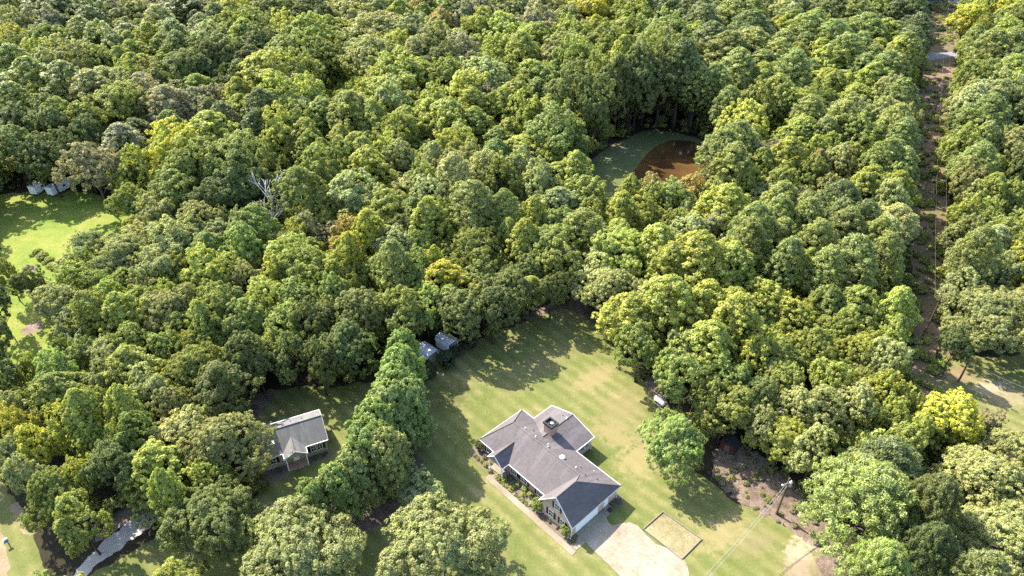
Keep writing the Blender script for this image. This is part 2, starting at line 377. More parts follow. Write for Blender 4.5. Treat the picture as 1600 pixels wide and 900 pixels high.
sheet('crossing_road', [un(*p)[:2] for p in [(1380, 97), (1446, 85), (1494, 80), (1600, 74), (1600, 80), (1494, 88), (1446, 95), (1380, 107)]], .014, M['asphalt'])
sheet('crossing_road', [un(*p)[:2] for p in [(1400, 4), (1500, -1), (1620, -5), (1620, 1), (1500, 4), (1400, 9)]], .014, M['asphalt'])

# house surroundings
sheet('mulch_bed', rough_poly([HW(*p) for p in [(23.3, -8.6), (23.6, -10.4), (22.6, -11.7), (20.5, -11.95), (18.0, -12.0), (17.0, -11.6), (16.4, -12.0), (-1.3, -12.0), (-1.4, -10.6), (.5, -10.7), (.6, -9.5), (22.5, -9.4)]], .6, .06, 24), .008, M['mulch'])
sheet('mulch_bed', rough_poly([HW(*p) for p in [(.5, -2.2), (-.8, -2.2), (-1.2, -.6), (-.6, .3), (.5, .2)]], .5, .06, 25), .008, M['mulch'])
def flat(name, P, z, t, mat):
    b = MB(); b.slab([(p[0], p[1], z) for p in P], t); return tag(b.build(name, mat), kind='structure')
flat('sidewalk', [HW(*p) for p in [(17.5, -13.05), (17.4, -11.5), (15.9, -11.5), (16.2, -12.05), (-1.75, -12.02), (-1.8, -13.0)]], .05, .1, M['oldconcrete'])
DRV = [HW(*p) for p in [(.35, -9.9), (.35, -2.4), (-.9, -2.4), (-1.0, -4.4), (-1.9, -4.9), (-2.6, -4.7), (-3.2, -3.6), (-4.0, -2.4), (-5.2, -2.0), (-6.8, -2.3), (-9, -2.5), (-11, -1.7), (-12.6, -1.45), (-14.0, -1.8), (-15.2, -2.9), (-16.5, -5), (-22, -7), (-22, -14), (-13, -12.8), (-8.7, -10.35), (-3.0, -10.05), (-1.7, -9.9), (-1.6, -11.9), (-.5, -11.9), (-.3, -9.9)]]
flat('driveway', DRV, .06, .1, M['concrete'])

# ------------------------------------------------------------------ main house (local frame: u along the ridge, v towards the back)
house = empty('brick_house', (HO.x, HO.y, 0), UANG, 'long brick ranch house with brown shingle roof, front gable garage and black chimney cap', 'house')
# local x = u ; local y = -v
def L(u, v, z): return (u, -v, z)
E0 = 2.9
k = .56
def zr(v): return E0 - k * v
def zf(v): return E0 + k * (v + 10)
r1 = (4.53, -4.95, zr(-4.95)); gz = 6.8; gv = (E0 - gz) / k
T = .16
rb = MB()
rb.slab([L(0, -11.2, E0), L(0, 0, E0), L(3.5, gv, gz), L(3.5, -11.2, gz)], T)                       # garage right slope
rb.slab([L(0, 0, E0), L(22.3, 0, E0), L(19.3, -4.95, r1[2]), L(*r1), L(3.5, gv, gz)], T)           # rear slope
rb.slab([L(3.5, -11.2, gz), L(3.5, gv, gz), L(*r1), L(7, -10, E0), L(7, -11.2, E0)], T)            # garage left slope
rb.slab([L(7, -10, E0), L(22.3, -10, E0), L(19.3, -4.95, r1[2]), L(*r1)], T)                       # front slope
rb.slab([L(22.3, -10, E0), L(22.3, 0, E0), L(19.3, -4.95, r1[2])], T)                              # hip end
wz = 4.53; wv = (E0 - wz) / k
rb.slab([L(9.4, 0, E0 + .01), L(9.4, 4.45, E0 + .01), L(14.4, 4.45, wz), L(14.4, wv, wz)], T)
rb.slab([L(19.4, 0, E0 + .01), L(19.4, 4.45, E0 + .01), L(14.4, 4.45, wz), L(14.4, wv, wz)], T)
pz = 4.55; pv = -10 + (pz - E0) / k
rb.slab([L(15.05, -10.0, E0 + .01), L(15.05, -11.4, E0 + .01), L(16.85, -11.4, pz), L(16.85, pv, pz)], T)
rb.slab([L(18.65, -10.0, E0 + .01), L(18.65, -11.4, E0 + .01), L(16.85, -11.4, pz), L(16.85, pv, pz)], T)
roof = rb.build('roof', M['shingle'], house)
cap = MB()                                                                                         # ridge and hip caps
def ridge(a, b): 
    a = Vector(a) + Vector((0, 0, .02)); b = Vector(b) + Vector((0, 0, .02)); cap.tube([a, b], .085, 6)
ridge(L(19.3, -4.95, r1[2]), L(*r1)); ridge(L(*r1), L(3.5, gv, gz)); ridge(L(3.5, gv, gz), L(3.5, -11.2, gz))
ridge(L(0, 0, E0), L(3.5, gv, gz)); ridge(L(22.3, -10, E0), L(19.3, -4.95, r1[2])); ridge(L(22.3, 0, E0), L(19.3, -4.95, r1[2]))
ridge(L(14.4, 4.45, wz), L(14.4, wv, wz)); ridge(L(16.85, -11.4, pz), L(16.85, pv, pz))
cap.build('ridge_cap', shingle('ridge_shingle', (.126, .111, .1), (.185, .163, .148)), roof)
# walls
wb = MB()
wb.box(6.56, 21.85, .45, 9.55, 0, E0 - .05)
wb.build('wall', M['brick'], house)
wb = MB(); wb.box(.45, 6.55, .45, 10.85, 0, E0 - .05)
wb.prism([(.45, E0 - .05), (6.55, E0 - .05), (3.5, gz - .32)], 'y', 10.6, 10.85)
wb.build('garage_wall', M['brick_tan'], house)
wb = MB(); wb.box(9.85, 18.95, -4.1, .44, 0, E0 - .05)
wb.prism([(9.85, E0 - .05), (18.95, E0 - .05), (14.4, wz - .3)], 'y', -4.1, -3.85)
wb.build('wing_wall', M['brick_tan'], house)
# fascia and gutters
fb = MB()
def fascia(p, q, dz=0.0):
    a = Vector(L(*p)); b = Vector(L(*q)); d = (b - a); n = Vector((d.y, -d.x, 0)).normalized()
    P = [a - n * .03, b - n * .03, b + n * .07, a + n * .07]
    b0 = [(x.x, x.y, x.z + .03 + dz) for x in P]; fb.slab(b0, .19)
for p, q in [((0, 0, E0), (0, -11.2, E0)), ((9.4, 0, E0), (0, 0, E0)), ((22.3, 0, E0), (19.4, 0, E0)), ((22.3, -10, E0), (22.3, 0, E0)), ((7, -10, E0), (15.05, -10, E0)), ((18.65, -10, E0), (22.3, -10, E0)),
             ((9.4, 4.45, E0), (9.4, 0, E0)), ((19.4, 0, E0), (19.4, 4.45, E0)), ((0, -11.25, E0), (3.5, -11.25, gz)), ((3.5, -11.25, gz), (7, -11.25, E0)), ((7, -11.2, E0), (7, -10, E0)),
             ((14.4, 4.5, wz), (9.4, 4.5, E0)), ((19.4, 4.5, E0), (14.4, 4.5, wz)), ((15.05, -11.45, E0), (16.85, -11.45, pz)), ((16.85, -11.45, pz), (18.65, -11.45, E0)), ((15.05, -10, E0), (15.05, -11.4, E0)), ((18.65, -11.4, E0), (18.65, -10, E0))]:
    fascia(p, q)
fb.build('fascia', M['trim'], house)
# porch
pb = MB(); pb.prism([(15.15, E0 - .1), (18.55, E0 - .1), (16.85, pz - .2)], 'y', 11.2, 11.3); pb.build('porch_gable', M['cream'], house)
pb = MB(); pb.box(15.2, 18.5, 9.56, 11.35, 0, .22); pb.build('porch_floor', M['oldconcrete'], house)
for u in (15.35, 18.35):
    c = MB(); c.box(u - .09, u + .09, 11.1, 11.28, .22, E0 - .1); c.box(u - .13, u + .13, 11.06, 11.32, .22, .36); c.box(u - .13, u + .13, 11.06, 11.32, E0 - .3, E0 - .16)
    c.build('porch_column', M['white'], house)
d = MB(); d.box(16.4, 17.4, 9.553, 9.61, .22, 2.3); fd = d.build('front_door', M['door'], house)
d = MB(); d.box(16.32, 16.39, 9.553, 9.63, .22, 2.38); d.box(17.41, 17.48, 9.553, 9.63, .22, 2.38); d.box(16.39, 17.41, 9.553, 9.63, 2.305, 2.38); d.build('frame', M['white'], fd)
def window(parent, axis, c0, c1, z0, z1, face, sgn, shutters=True, mull=1):
    """window in a wall face; axis 'u': the face is v=const (local y=face); axis 'v': the face is u=const (local x=face); sgn = outward direction"""
    def bx(mb, a0, a1, t0, t1, b0, b1):
        lo, hi = sorted((face + sgn * t0, face + sgn * t1))
        if axis == 'u': mb.box(a0, a1, lo, hi, b0, b1)
        else: mb.box(lo, hi, a0, a1, b0, b1)
    f = MB(); e = .07
    bx(f, c0, c1, .003, .06, z0, z0 + e); bx(f, c0, c1, .003, .06, z1 - e, z1); bx(f, c0, c0 + e, .003, .06, z0 + e, z1 - e); bx(f, c1 - e, c1, .003, .06, z0 + e, z1 - e)
    bx(f, c0 + e, c1 - e, .02, .05, (z0 + z1) / 2 - .025, (z0 + z1) / 2 + .025)
    for i in range(mull):
        x = c0 + (c1 - c0) * (i + 1) / (mull + 1); bx(f, x - .02, x + .02, .022, .048, z0 + e, z1 - e)
    fo = f.build('window', M['white'], parent)
    p = MB(); bx(p, c0 + e, c1 - e, .005, .018, z0 + e, z1 - e); p.build('pane', M['glass'], fo)
    if shutters:
        for a, b in ((c0 - .47, c0 - .04), (c1 + .04, c1 + .47)):
            s = MB(); bx(s, a, b, .003, .04, z0 - .03, z1 + .03); s.build('shutter', M['black'], parent)
window(house, 'u', 4.15, 5.15, .9, 2.3, 10.85, 1); window(house, 'u', 1.75, 2.75, .9, 2.3, 10.85, 1); window(house, 'u', 3.0, 4.0, 3.5, 4.9, 10.85, 1)
window(house, 'u', 8.0, 9.0, .9, 2.2, 9.55, 1); window(house, 'u', 11.2, 12.6, .9, 2.2, 9.55, 1); window(house, 'u', 13.6, 14.5, .9, 2.2, 9.55, 1); window(house, 'u', 19.6, 20.9, .8, 2.3, 9.55, 1)
for a in (-3.6, -2.5, -1.35):
    window(house, 'v', a, a + .9, 1.0, 2.35, 9.85, -1, False)
window(house, 'v', 2.0, 3.2, .9, 2.2, 21.85, 1); window(house, 'v', 6.0, 7.2, .9, 2.2, 21.85, 1)
window(house, 'u', 12.0, 13.4, .9, 2.2, -4.1, -1, False); window(house, 'u', 15.4, 16.8, .9, 2.2, -4.1, -1, False)
window(house, 'u', 7.6, 8.8, .9, 2.2, .45, -1, False)
gd = MB(); gd.box(.40, .447, 5.0, 9.75, .06, 2.35)
for z in (.63, 1.2, 1.78): gd.box(.392, .4, 5.05, 9.7, z, z + .03)
gdo = gd.build('garage_door', M['white'], house)
gf = MB(); gf.box(.38, .447, 9.752, 9.9, .06, 2.5); gf.box(.38, .447, 4.85, 4.998, .06, 2.5); gf.box(.38, .447, 4.998, 9.752, 2.353, 2.5); gf.build('frame', M['white'], gdo)
sd = MB(); sd.box(.40, .447, 2.45, 3.35, .06, 2.15); sdo = sd.build('side_door', M['white'], house)
kn = MB(); kn.lathe([(.02, -.03), (.035, 0), (.02, .03)], (.385, 3.22, 1.05), 8); kn.build('handle', M['copper'], sdo)
st = MB(); st.box(-.55, .44, 2.3, 3.55, .061, .16); st.build('door_step', M['oldconcrete'], house)
mt = MB(); mt.box(-.9, -.15, 2.55, 3.4, .165, .185); tag(mt.build('doormat', M['black']), 'dark doormat on the concrete step by the garage side door', 'doormat')
bpy.data.objects['doormat'].location = house.location; bpy.data.objects['doormat'].rotation_euler = house.rotation_euler
for u, y in ((7.12, 9.62), (14.9, 9.62), (.36, 10.92), (22.0, 9.62), (9.72, -4.2), (.36, .36)):
    t = MB(); t.tube([(u, y, E0 - .2), (u, y - .02, E0 - .45), (u, y - .02, .15), (u - .05, y + .25, .08)], .05, 6); t.build('downspout', M['white'], house)
# chimney
ch = MB(); ch.box(13.6, 15.3, .35, 1.75, 3.6, 6.2); cho = ch.build('chimney', M['brick'], house)
cc = MB()
for a in ((13.45, 15.45, .2, .45), (13.45, 15.45, 1.65, 1.9), (13.45, 13.7, .45, 1.65), (15.2, 15.45, .45, 1.65)): cc.box(*a, 6.2, 6.62)
cc.box(13.7, 15.2, .45, 1.65, 6.22, 6.3); cc.box(14.4, 14.5, .452, 1.648, 6.302, 6.5)
cc.build('chimney_cap', M['black'], cho)
cf = MB(); cf.lathe([(.17, 0), (.17, .35), (.3, .36), (.3, .42), (.02, .5)], (14.1, 1.05, 6.3), 12)
cf.build('flue', M['metal'], cho)
# roof vents and pipes
def vent(u, v, r, h, mat, zt=None):
    z = zt if zt is not None else min(zr(v), zf(v))
    b = MB(); b.lathe([(r * 1.5, -.12), (r * 1.4, .02), (r, .05), (r, h), (r * .6, h + .02)], L(u, v, z), 10); b.build('roof_vent', mat, house)
for a in ((14.6, -4.4, .08, .4, M['white']), (12.2, -3.9, .08, .45, M['white']), (11.7, -4.3, .1, .3, M['metal']), (12.0, -4.05, .06, .35, M['copper']), (6.0, -4.0, .09, .3, M['white']), (5.9, -3.1, .07, .4, M['metal']), (4.1, -4.0, .06, .3, M['black']), (2.5, -2.9, .07, .3, M['black']), (4.3, -1.6, .05, .2, M['white']), (17.2, -4.2, .07, .3, M['white']), (16.2, -3.2, .07, .25, M['black']), (19.5, -4.4, .06, .25, M['black'])):
    vent(*a)
vent(14.5, 3.0, .12, .3, M['white'], 4.45); vent(15.6, 3.2, .07, .2, M['black'], 4.1)
tb = MB(); tb.lathe([(.42, -.15), (.40, .12), (.46, .14), (.38, .26), (.1, .32)], L(8.8, -4.2, zr(-4.2)), 16); tb.build('attic_fan', M['white'], house)

# ------------------------------------------------------------------ neighbouring cottage
ND = radians(24.3)
cot = empty('grey_cottage', (-30.7, 76.7, 0), ND, 'small cream cottage with grey gable roof, white chimney and little front porch', 'house')
rb = MB()          # local x: -12..0 along the front, y: 0..7.5 to the back
rb.slab([(-12, 0, 3), (0, 0, 3), (0, 3.75, 5.2), (-12, 3.75, 5.2)], .15); rb.slab([(-12, 7.5, 3), (0, 7.5, 3), (0, 3.75, 5.2), (-12, 3.75, 5.2)], .15)
pk = 2.2 / 3.75; py = (4.25 - 3) / pk
rb.slab([(-7.35, 0, 3.01), (-7.35, -1.45, 3.01), (-5.5, -1.45, 4.25), (-5.5, py, 4.25)], .15); rb.slab([(-3.65, 0, 3.01), (-3.65, -1.45, 3.01), (-5.5, -1.45, 4.25), (-5.5, py, 4.25)], .15)
cr = rb.build('roof', M['shingle_grey'], cot)
b = MB(); b.tube([(-12, 3.75, 5.22), (0, 3.75, 5.22)], .08, 6); b.tube([(-5.5, -1.45, 4.27), (-5.5, py, 4.27)], .07, 6); b.build('ridge_cap', M['shingle_grey'], cr)
wb = MB(); wb.box(-11.7, -.3, .4, 7.1, 0, 2.95); wb.prism([(.4, 2.95), (7.1, 2.95), (3.75, 4.95)], 'x', -.5, -.3); wb.prism([(.4, 2.95), (7.1, 2.95), (3.75, 4.95)], 'x', -11.7, -11.5); wb.build('wall', M['cream'], cot)
fb = MB()
for a in ((-12, -7.35, -.07, .03), (-3.65, 0, -.07, .03), (-12, 0, 7.47, 7.57)): fb.box(*a, 2.8, 3.03)
fb.box(-7.42, -7.32, -1.45, 0, 2.8, 3.03); fb.box(-3.68, -3.58, -1.45, 0, 2.8, 3.03)
for x in (-12.04, .0): 
    for y0, z0, y1, z1 in ((0, 3.03, 3.75, 5.23), (7.5, 3.03, 3.75, 5.23)):
        fb.add([(x, y0, z0), (x, y1, z1), (x, y1, z1 - .24), (x, y0, z0 - .24), (x + .05, y0, z0), (x + .05, y1, z1), (x + .05, y1, z1 - .24), (x + .05, y0, z0 - .24)], [(0, 1, 2, 3), (7, 6, 5, 4), (0, 4, 5, 1), (1, 5, 6, 2), (2, 6, 7, 3), (3, 7, 4, 0)])
fb.prism([(-7.4, 3.03), (-5.5, 4.30), (-3.6, 3.03), (-3.6, 2.82), (-5.5, 4.1), (-7.4, 2.82)], 'y', -1.52, -1.46)
fb.build('fascia', M['trim'], cot)
b = MB(); b.prism([(-7.2, 2.95), (-3.8, 2.95), (-5.5, 4.05)], 'y', -1.4, -1.3); b.build('porch_gable', M['cream'], cot)
b = MB(); b.box(-7.2, -3.8, -1.4, .39, 0, .2); b.build('porch_floor', M['brick'], cot)
for x in (-7.1, -5.5 + 1.6):
    b = MB(); b.box(x - .08, x + .08, -1.36, -1.2, .2, 2.86); b.build('porch_column', M['white'], cot)
window(cot, 'u', -3.0, -2.1, 1.0, 2.3, .4, -1); window(cot, 'u', -1.95, -1.05, 1.0, 2.3, .4, -1, False); window(cot, 'u', -9.6, -8.6, 1.0, 2.3, .4, -1)
s_ = MB(); s_.box(-.98, -.6, .36, .397, .97, 2.33); s_.build('shutter', M['black'], cot)
window(cot, 'v', 2.4, 3.4, 1.0, 2.3, -.3, 1, False)
d = MB(); d.box(-6.0, -5.05, .34, .397, .2, 2.25); d.build('front_door', M['white'], cot)
ch = MB(); ch.box(-9.1, -8.2, .1, .85, 2.9, 5.7); cho = ch.build('chimney', M['cream'], cot)
b = MB(); b.box(-9.16, -8.14, .04, .91, 5.7, 5.82); b.build('chimney_cap', M['white'], cho); b = MB(); b.lathe([(.16, 0), (.16, .25), (.24, .26), (.02, .34)], (-8.65, .47, 5.82), 10); b.build('flue', M['black'], cho)
for x, y in ((-3.2, 5.2), (-6.5, 5.0), (-5.0, 5.6)):
    b = MB(); b.lathe([(.1, -.1), (.07, .05), (.07, .3)], (x, y, 5.2 - (y - 3.75) * pk), 8); b.build('roof_vent', M['black'], cot)
cd, sdn = cos(ND), sin(ND)
def CW(x, y): return (-30.7 + x * cd - y * sdn, 76.7 + x * sdn + y * cd)
sheet('mulch_bed', rough_poly([CW(*p) for p in [(-12, .4), (0.2, .4), (.2, -.9), (-3.6, -1.2), (-3.6, -1.5), (-7.4, -1.5), (-7.4, -1.8), (-9.5, -2.6), (-12.5, -2.2)]], .6, .1, 30), .008, M['mulch'])

# ------------------------------------------------------------------ sheds, trailers, tank, bed, poles
def gambrel_shed(name, loc, rz, w, dpt, label, group=None):
    o = empty(name, (*loc, 0), rz, label, 'shed', group)      # local: front at y=0 facing -y, depth to +y
    h = w / 2
    b = MB(); b.prism([(-h, 0), (h, 0), (h, 1.75), (h * .72, 2.45), (0, 2.8), (-h * .72, 2.45), (-h, 1.75)], 'y', .05, dpt); b.build('wall', M['white'], o)
    R = [(-h - .12, 1.66), (-h * .76, 2.52), (0, 2.9), (h * .76, 2.52), (h + .12, 1.66), (h + .10, 1.60), (h * .72, 2.44), (0, 2.82), (-h * .72, 2.44), (-h - .10, 1.60)]
    b = MB(); b.prism(R, 'y', -.12, dpt + .12); b.build('roof', M['tin'], o)
    b = MB(); b.box(-h * .62, h * .62, -.01, .048, .12, 1.95); dd = b.build('door', M['cream'], o)
    t = MB()
    t.box(-h * .70, -h * .62 - .002, -.03, .047, .05, 2.05); t.box(h * .62 + .002, h * .70, -.03, .047, .05, 2.05); t.box(-h * .62, h * .62, -.03, .047, 1.953, 2.05); t.box(-.02, .02, -.03, -.012, .12, 1.95)
    t.build('frame', M['black'], dd)
    return o
SA = radians(48)
gambrel_shed('garden_shed', (-11.7, 102.6), SA, 2.9, 3.6, 'white shed with barn roof and ramp, between round dark bushes')
gambrel_shed('garden_shed', (-15.4, 99.2), SA, 3.2, 3.6, 'white shed with leaf strewn tin roof, nearer the tall conifer hedge')
b = MB(); b.slab([(-1.1, -.15, .14), (1.1, -.15, .14), (1.1, -2.6, .03), (-1.1, -2.6, .03)], .05)
for i in range(9): b.box(-1.1, 1.1, -.4 - i * .25, -.37 - i * .25, .06, .145 - i * .011)
rp = b.build('shed_ramp', M['wood']); rp.location = (-11.7, 102.6, 0); rp.rotation_euler = (0, 0, SA)
tag(rp, 'grey plank ramp leading up to the white barn roof shed', 'ramp')
b = MB()
b.box(-1.25, 1.25, 0, 2.0, .3, 2.0); rsh = empty('red_shed', (36.1, 76.4, 0), radians(-42), 'dark red board shed with black roof under the trees by bare dirt', 'shed')
b.prism([(-1.25, 2.0), (1.25, 2.0), (0, 2.75)], 'y', .05, 1.95); b.build('wall', M['redwood'], rsh)
b = MB(); b.slab([(-1.45, -.15, 1.9), (-1.45, 2.15, 1.9), (0, 2.15, 2.85), (0, -.15, 2.85)], .08); b.slab([(1.45, -.15, 1.9), (1.45, 2.15, 1.9), (0, 2.15, 2.85), (0, -.15, 2.85)], .08); b.build('roof', M['darkroof'], rsh)
b = MB(); b.box(-.45, .45, -.04, -.003, .4, 1.9); b.build('door', M['wood'], rsh)
for x in (-1.1, 1.1):
    for y in (.1, 1.9):
        b = MB(); b.box(x - .1, x + .1, y - .08, y + .08, 0, .298); b.build('leg', M['timber'], rsh)

def trailer(loc, rz, w, ln, label):
    o = empty('cargo_trailer', (*loc, 0), rz, label, 'trailer', 'white trailers at the field edge')
    b = MB(); b.box(-w / 2, w / 2, 0, ln, .55, 2.75); b.build('body', M['white'], o, bevel=.08)
    b = MB(); b.box(-w / 2 + .05, w / 2 - .05, .05, ln - .05, 2.751, 2.80); rf = b.build('roof', M['tin'], o)
    b = MB(); b.box(-.35, .35, ln * .3, ln * .3 + .7, 2.80, 3.0); b.build('hatch', M['white'], rf); b = MB(); b.box(-.3, .3, ln * .65, ln * .65 + .6, 2.80, 2.92); b.build('hatch', M['white'], rf)
    b = MB(); b.box(-w / 2 + .2, w / 2 - .2, -.02, -.003, .7, 2.55); b.build('rear_door', M['white'], o)
    b = MB(); b.box(-w / 2 + .1, w / 2 - .1, .1, ln - .1, .4, .549); b.build('chassis', M['black'], o)
    for sx in (-1, 1):
        for yy in (ln * .42, ln * .42 + .85):
            b = MB(); b.tube([(sx * (w / 2 - .28), yy, .36), (sx * (w / 2 - .04), yy, .36)], .36, 14); wh = b.build('wheel', M['black'], o)
            b = MB(); b.tube([(sx * (w / 2 - .035), yy, .36), (sx * (w / 2 - .02), yy, .36)], .18, 10); b.build('rim', M['metal'], wh)
        b = MB(); lo, hi = sorted((sx * (w / 2 + .003), sx * (w / 2 + .02))); b.box(lo, hi, ln * .6, ln * .6 + .9, 1.6, 2.1); b.build('window', M['glass'], o)
    b = MB(); b.tube([(0, ln, .5), (0, ln + 1.1, .5)], .06, 6); b.build('hitch', M['black'], o)
    return o
trailer((-132.6, 167.4), radians(-12), 2.2, 3.6, 'short white trailer at the shaded field edge, left of the longer one')
trailer((-127.7, 166.9), radians(-22), 2.4, 6.0, 'long white trailer with side window at the shaded field edge')

tk = empty('propane_tank', (26.9, 87.9, 0), radians(-56), 'white cylindrical propane tank on the grass at the wood edge', 'tank')
b = MB(); b.tube([(-1.25, 0, .75), (-1.18, 0, .75), (-1.0, 0, .75), (1.0, 0, .75), (1.18, 0, .75), (1.25, 0, .75)], [.12, .36, .48, .48, .36, .12], 18); b.build('body', M['white'], tk, True)
b = MB(); b.lathe([(.16, 0), (.16, .16), (.1, .22)], (0, 0, 1.2), 12); b.build('valve_dome', M['white'], tk)
for x in (-.75, .75):
    b = MB(); b.box(x - .06, x + .06, -.4, .4, 0, .36); b.build('leg', M['metal'], tk)

BC = [un(1036, 800), un(1096, 843), un(1065, 874), un(1005, 827)]
bx0 = sum(p[0] for p in BC) / 4; by0 = sum(p[1] for p in BC) / 4
bed = empty('garden_bed', (bx0, by0, 0), 0, 'rectangular bed edged with grey timbers beside the concrete driveway', 'garden bed')
sheet('bed_grass', [(p[0], p[1]) for p in BC], .02, ground_mat('dry_grass', [(.36, (.19, .175, .075)), (.48, (.28, .24, .12)), (.6, (.42, .35, .20))], 1.0, 4, 18, .7))
for i in range(4):
    a = Vector(BC[i]) - Vector((bx0, by0, 0)); c = Vector(BC[(i + 1) % 4]) - Vector((bx0, by0, 0))
    d = (c - a).normalized(); n = Vector((-d.y, d.x, 0)) * .07
    m_ = MB(); P = [a + n - d * .1, c + n - d * .105, c - n - d * .105, a - n - d * .1]; m_.slab([(p.x, p.y, .2) for p in P], .2); m_.build('timber', M['timber'], bed, bevel=.02)

def pole(loc, h, label, arm=True, group=None, transformer=False, ang=0.0):
    o = empty('utility_pole', (*loc[:2], 0), ang, label, 'utility pole', group)
    b = MB(); b.tube([(0, 0, 0), (0, 0, h * .5), (0, 0, h)], [.19, .16, .12], 10); b.build('post', M['wood'], o)
    if arm:
        b = MB(); b.box(-1.2, 1.2, .13, .22, h - .75, h - .6); a = b.build('crossarm', M['wood'], o)
        for x in (-1.1, .1, 1.1):
            b = MB(); b.lathe([(.03, 0), (.07, .04), (.04, .09), (.07, .13), (.03, .2)], (x, .175, h - .6), 8); b.build('insulator', M['metal'], a)
    if transformer:
        b = MB(); b.lathe([(.1, -.02), (.27, 0), (.29, .06), (.29, .75), (.24, .85), (.06, .9)], (.5, 0, h - 1.9), 14); t = b.build('transformer', M['metal'], o)
        b = MB(); b.lathe([(.05, 0), (.08, .1), (.04, .2), (.07, .3), (.03, .36)], (.5, 0, h - 1.0), 8); b.build('bushing', M['white'], t)
        b = MB(); b.box(.1, .3, -.04, .04, h - 1.6, h - 1.3); b.build('bracket', M['metal'], o)
        b = MB(); b.tube([(0, -.1, h - .9), (-.5, -.2, h - .95), (-.9, -.25, h - 1.0)], .05, 6); b.build('street_arm', M['metal'], o)
        b = MB(); b.lathe([(.05, .1), (.2, .02), (.16, -.12), (.05, -.2)], (-.95, -.25, h - 1.05), 10); b.build('lamp_head', M['metal'], o)
    return o
P1 = un(1213, 803); P2 = un(1497, 597)
pole(P1, 8.6, 'wooden utility pole with grey transformer on bare dirt beside the house lawn', False, None, True, radians(10))
pole(P2, 5.5, 'short pale wooden pole standing in the grassy clearing on the right', True, None, False, radians(60))
CPX = [un(1441, 528), un(1460, 175), un(1477, 22)]
CD = (Vector(CPX[2]) - Vector(CPX[0])).normalized(); CA = atan2(CD.y, CD.x) - pi / 2
for p, t in zip(CPX, ('nearest wooden pole on the dirt power line corridor, among scrub', 'wooden pole midway along the power line corridor, below the pale crossing road', 'farthest wooden pole on the power line corridor, near the distant road')):
    pole(p, 11.0, t, True, 'poles along the power line corridor', False, CA)
LP = un(-36, 718)
def cable(a, b, sag, label, group, r=.014):
    a = Vector(a); b = Vector(b); pts = []
    for i in range(25):
        t = i / 24; p = a.lerp(b, t); p.z -= sag * 4 * t * (1 - t); pts.append(p)
    m_ = MB(); m_.tube(pts, r, 5); return tag(m_.build('power_cable', M['wire']), label, 'cable', group)
side = Vector((-CD.y, CD.x, 0))
for i, s in enumerate((-1.1, 1.1)):
    A = [Vector((p[0], p[1], 10.6)) - side * s for p in CPX]
    for j, (a, b) in enumerate(((A[0], A[1]), (A[1], A[2]), (A[2], A[2] + CD * 90))):
        sg = ('left', 'right')[i]
        cable(a, b, 1.6, f'{sg} cable of the power line corridor, {("long span over the red dirt", "span across the pale road", "far span past the last pole")[j]}', 'power cables over the corridor', .008 + .003 * j)
pt = Vector((P1[0], P1[1], 7.3)); e1 = Vector(un(1090, 935)); e1.z = 5.5
cable(pt + Vector((-.1, .1, 0)), e1, .8, 'upper of two pale service cables crossing the lawn from the transformer pole', 'service cables over the lawn', .028)
cable(pt + Vector((-.1, -.25, -.25)), e1 + Vector((.5, -.2, 0)), .8, 'lower of two pale service cables crossing the lawn from the transformer pole', 'service cables over the lawn', .028)
q = Vector((P2[0], P2[1], 5.0)); cable(q, Vector(un(1720, 690)) + Vector((0, 0, 5)), .6, 'thin cable from the short pole over the grassy clearing', 'service cables over the lawn', .022)
mb_ = un(14, 850); mo = empty('mailbox', (mb_[0], mb_[1], 0), radians(-40), 'white mailbox with blue newspaper box beside the dirt track', 'mailbox')
b = MB(); b.box(-.07, .07, -.07, .07, 0, 1.1); b.build('post', M['wood'], mo)
b = MB(); b.prism([(-.14, 1.1), (.14, 1.1), (.14, 1.28), (.1, 1.36), (0, 1.4), (-.1, 1.36), (-.14, 1.28)], 'y', -.35, .25); b.build('box', M['white'], mo)
b = MB(); b.box(.15, .38, -.4, .2, .85, 1.08); b.build('newspaper_box', M['blue'], mo)

# ------------------------------------------------------------------ foliage prototypes
def quads(name, cen, nor, size, asp, lv, mat, rng):
    n = len(cen)
    nor = nor / np.maximum(np.linalg.norm(nor, axis=1, keepdims=True), 1e-6)
    ref = rng.normal(size=(n, 3)); t = np.cross(nor, ref); t /= np.maximum(np.linalg.norm(t, axis=1, keepdims=True), 1e-6)
    b = np.cross(nor, t)
    h = (size * .5)[:, None]; t = t * h; b = b * h * asp
    fold = nor * h * .25
    V = np.stack([cen - b, cen + t * .8 + fold, cen + b, cen - t * .8 + fold], 1).reshape(-1, 3)
    me = bpy.data.meshes.new(name)
    me.vertices.add(n * 4); me.vertices.foreach_set('co', V.astype(np.float32).ravel())
    me.loops.add(n * 4); me.loops.foreach_set('vertex_index', np.arange(n * 4, dtype=np.int32))
    me.polygons.add(n); me.polygons.foreach_set('loop_start', np.arange(0, n * 4, 4, dtype=np.int32))
    me.polygons.foreach_set('loop_total', np.full(n, 4, dtype=np.int32))
    me.update(calc_edges=True)
    at = me.attributes.new('lv', 'FLOAT_COLOR', 'FACE')
    col = np.concatenate([lv, np.ones((n, 1))], 1).astype(np.float32); at.data.foreach_set('color', col.ravel())
    me.materials.append(mat); return me

def unit(rng, n):
    d = rng.normal(size=(n, 3)); return d / np.linalg.norm(d, axis=1, keepdims=True)

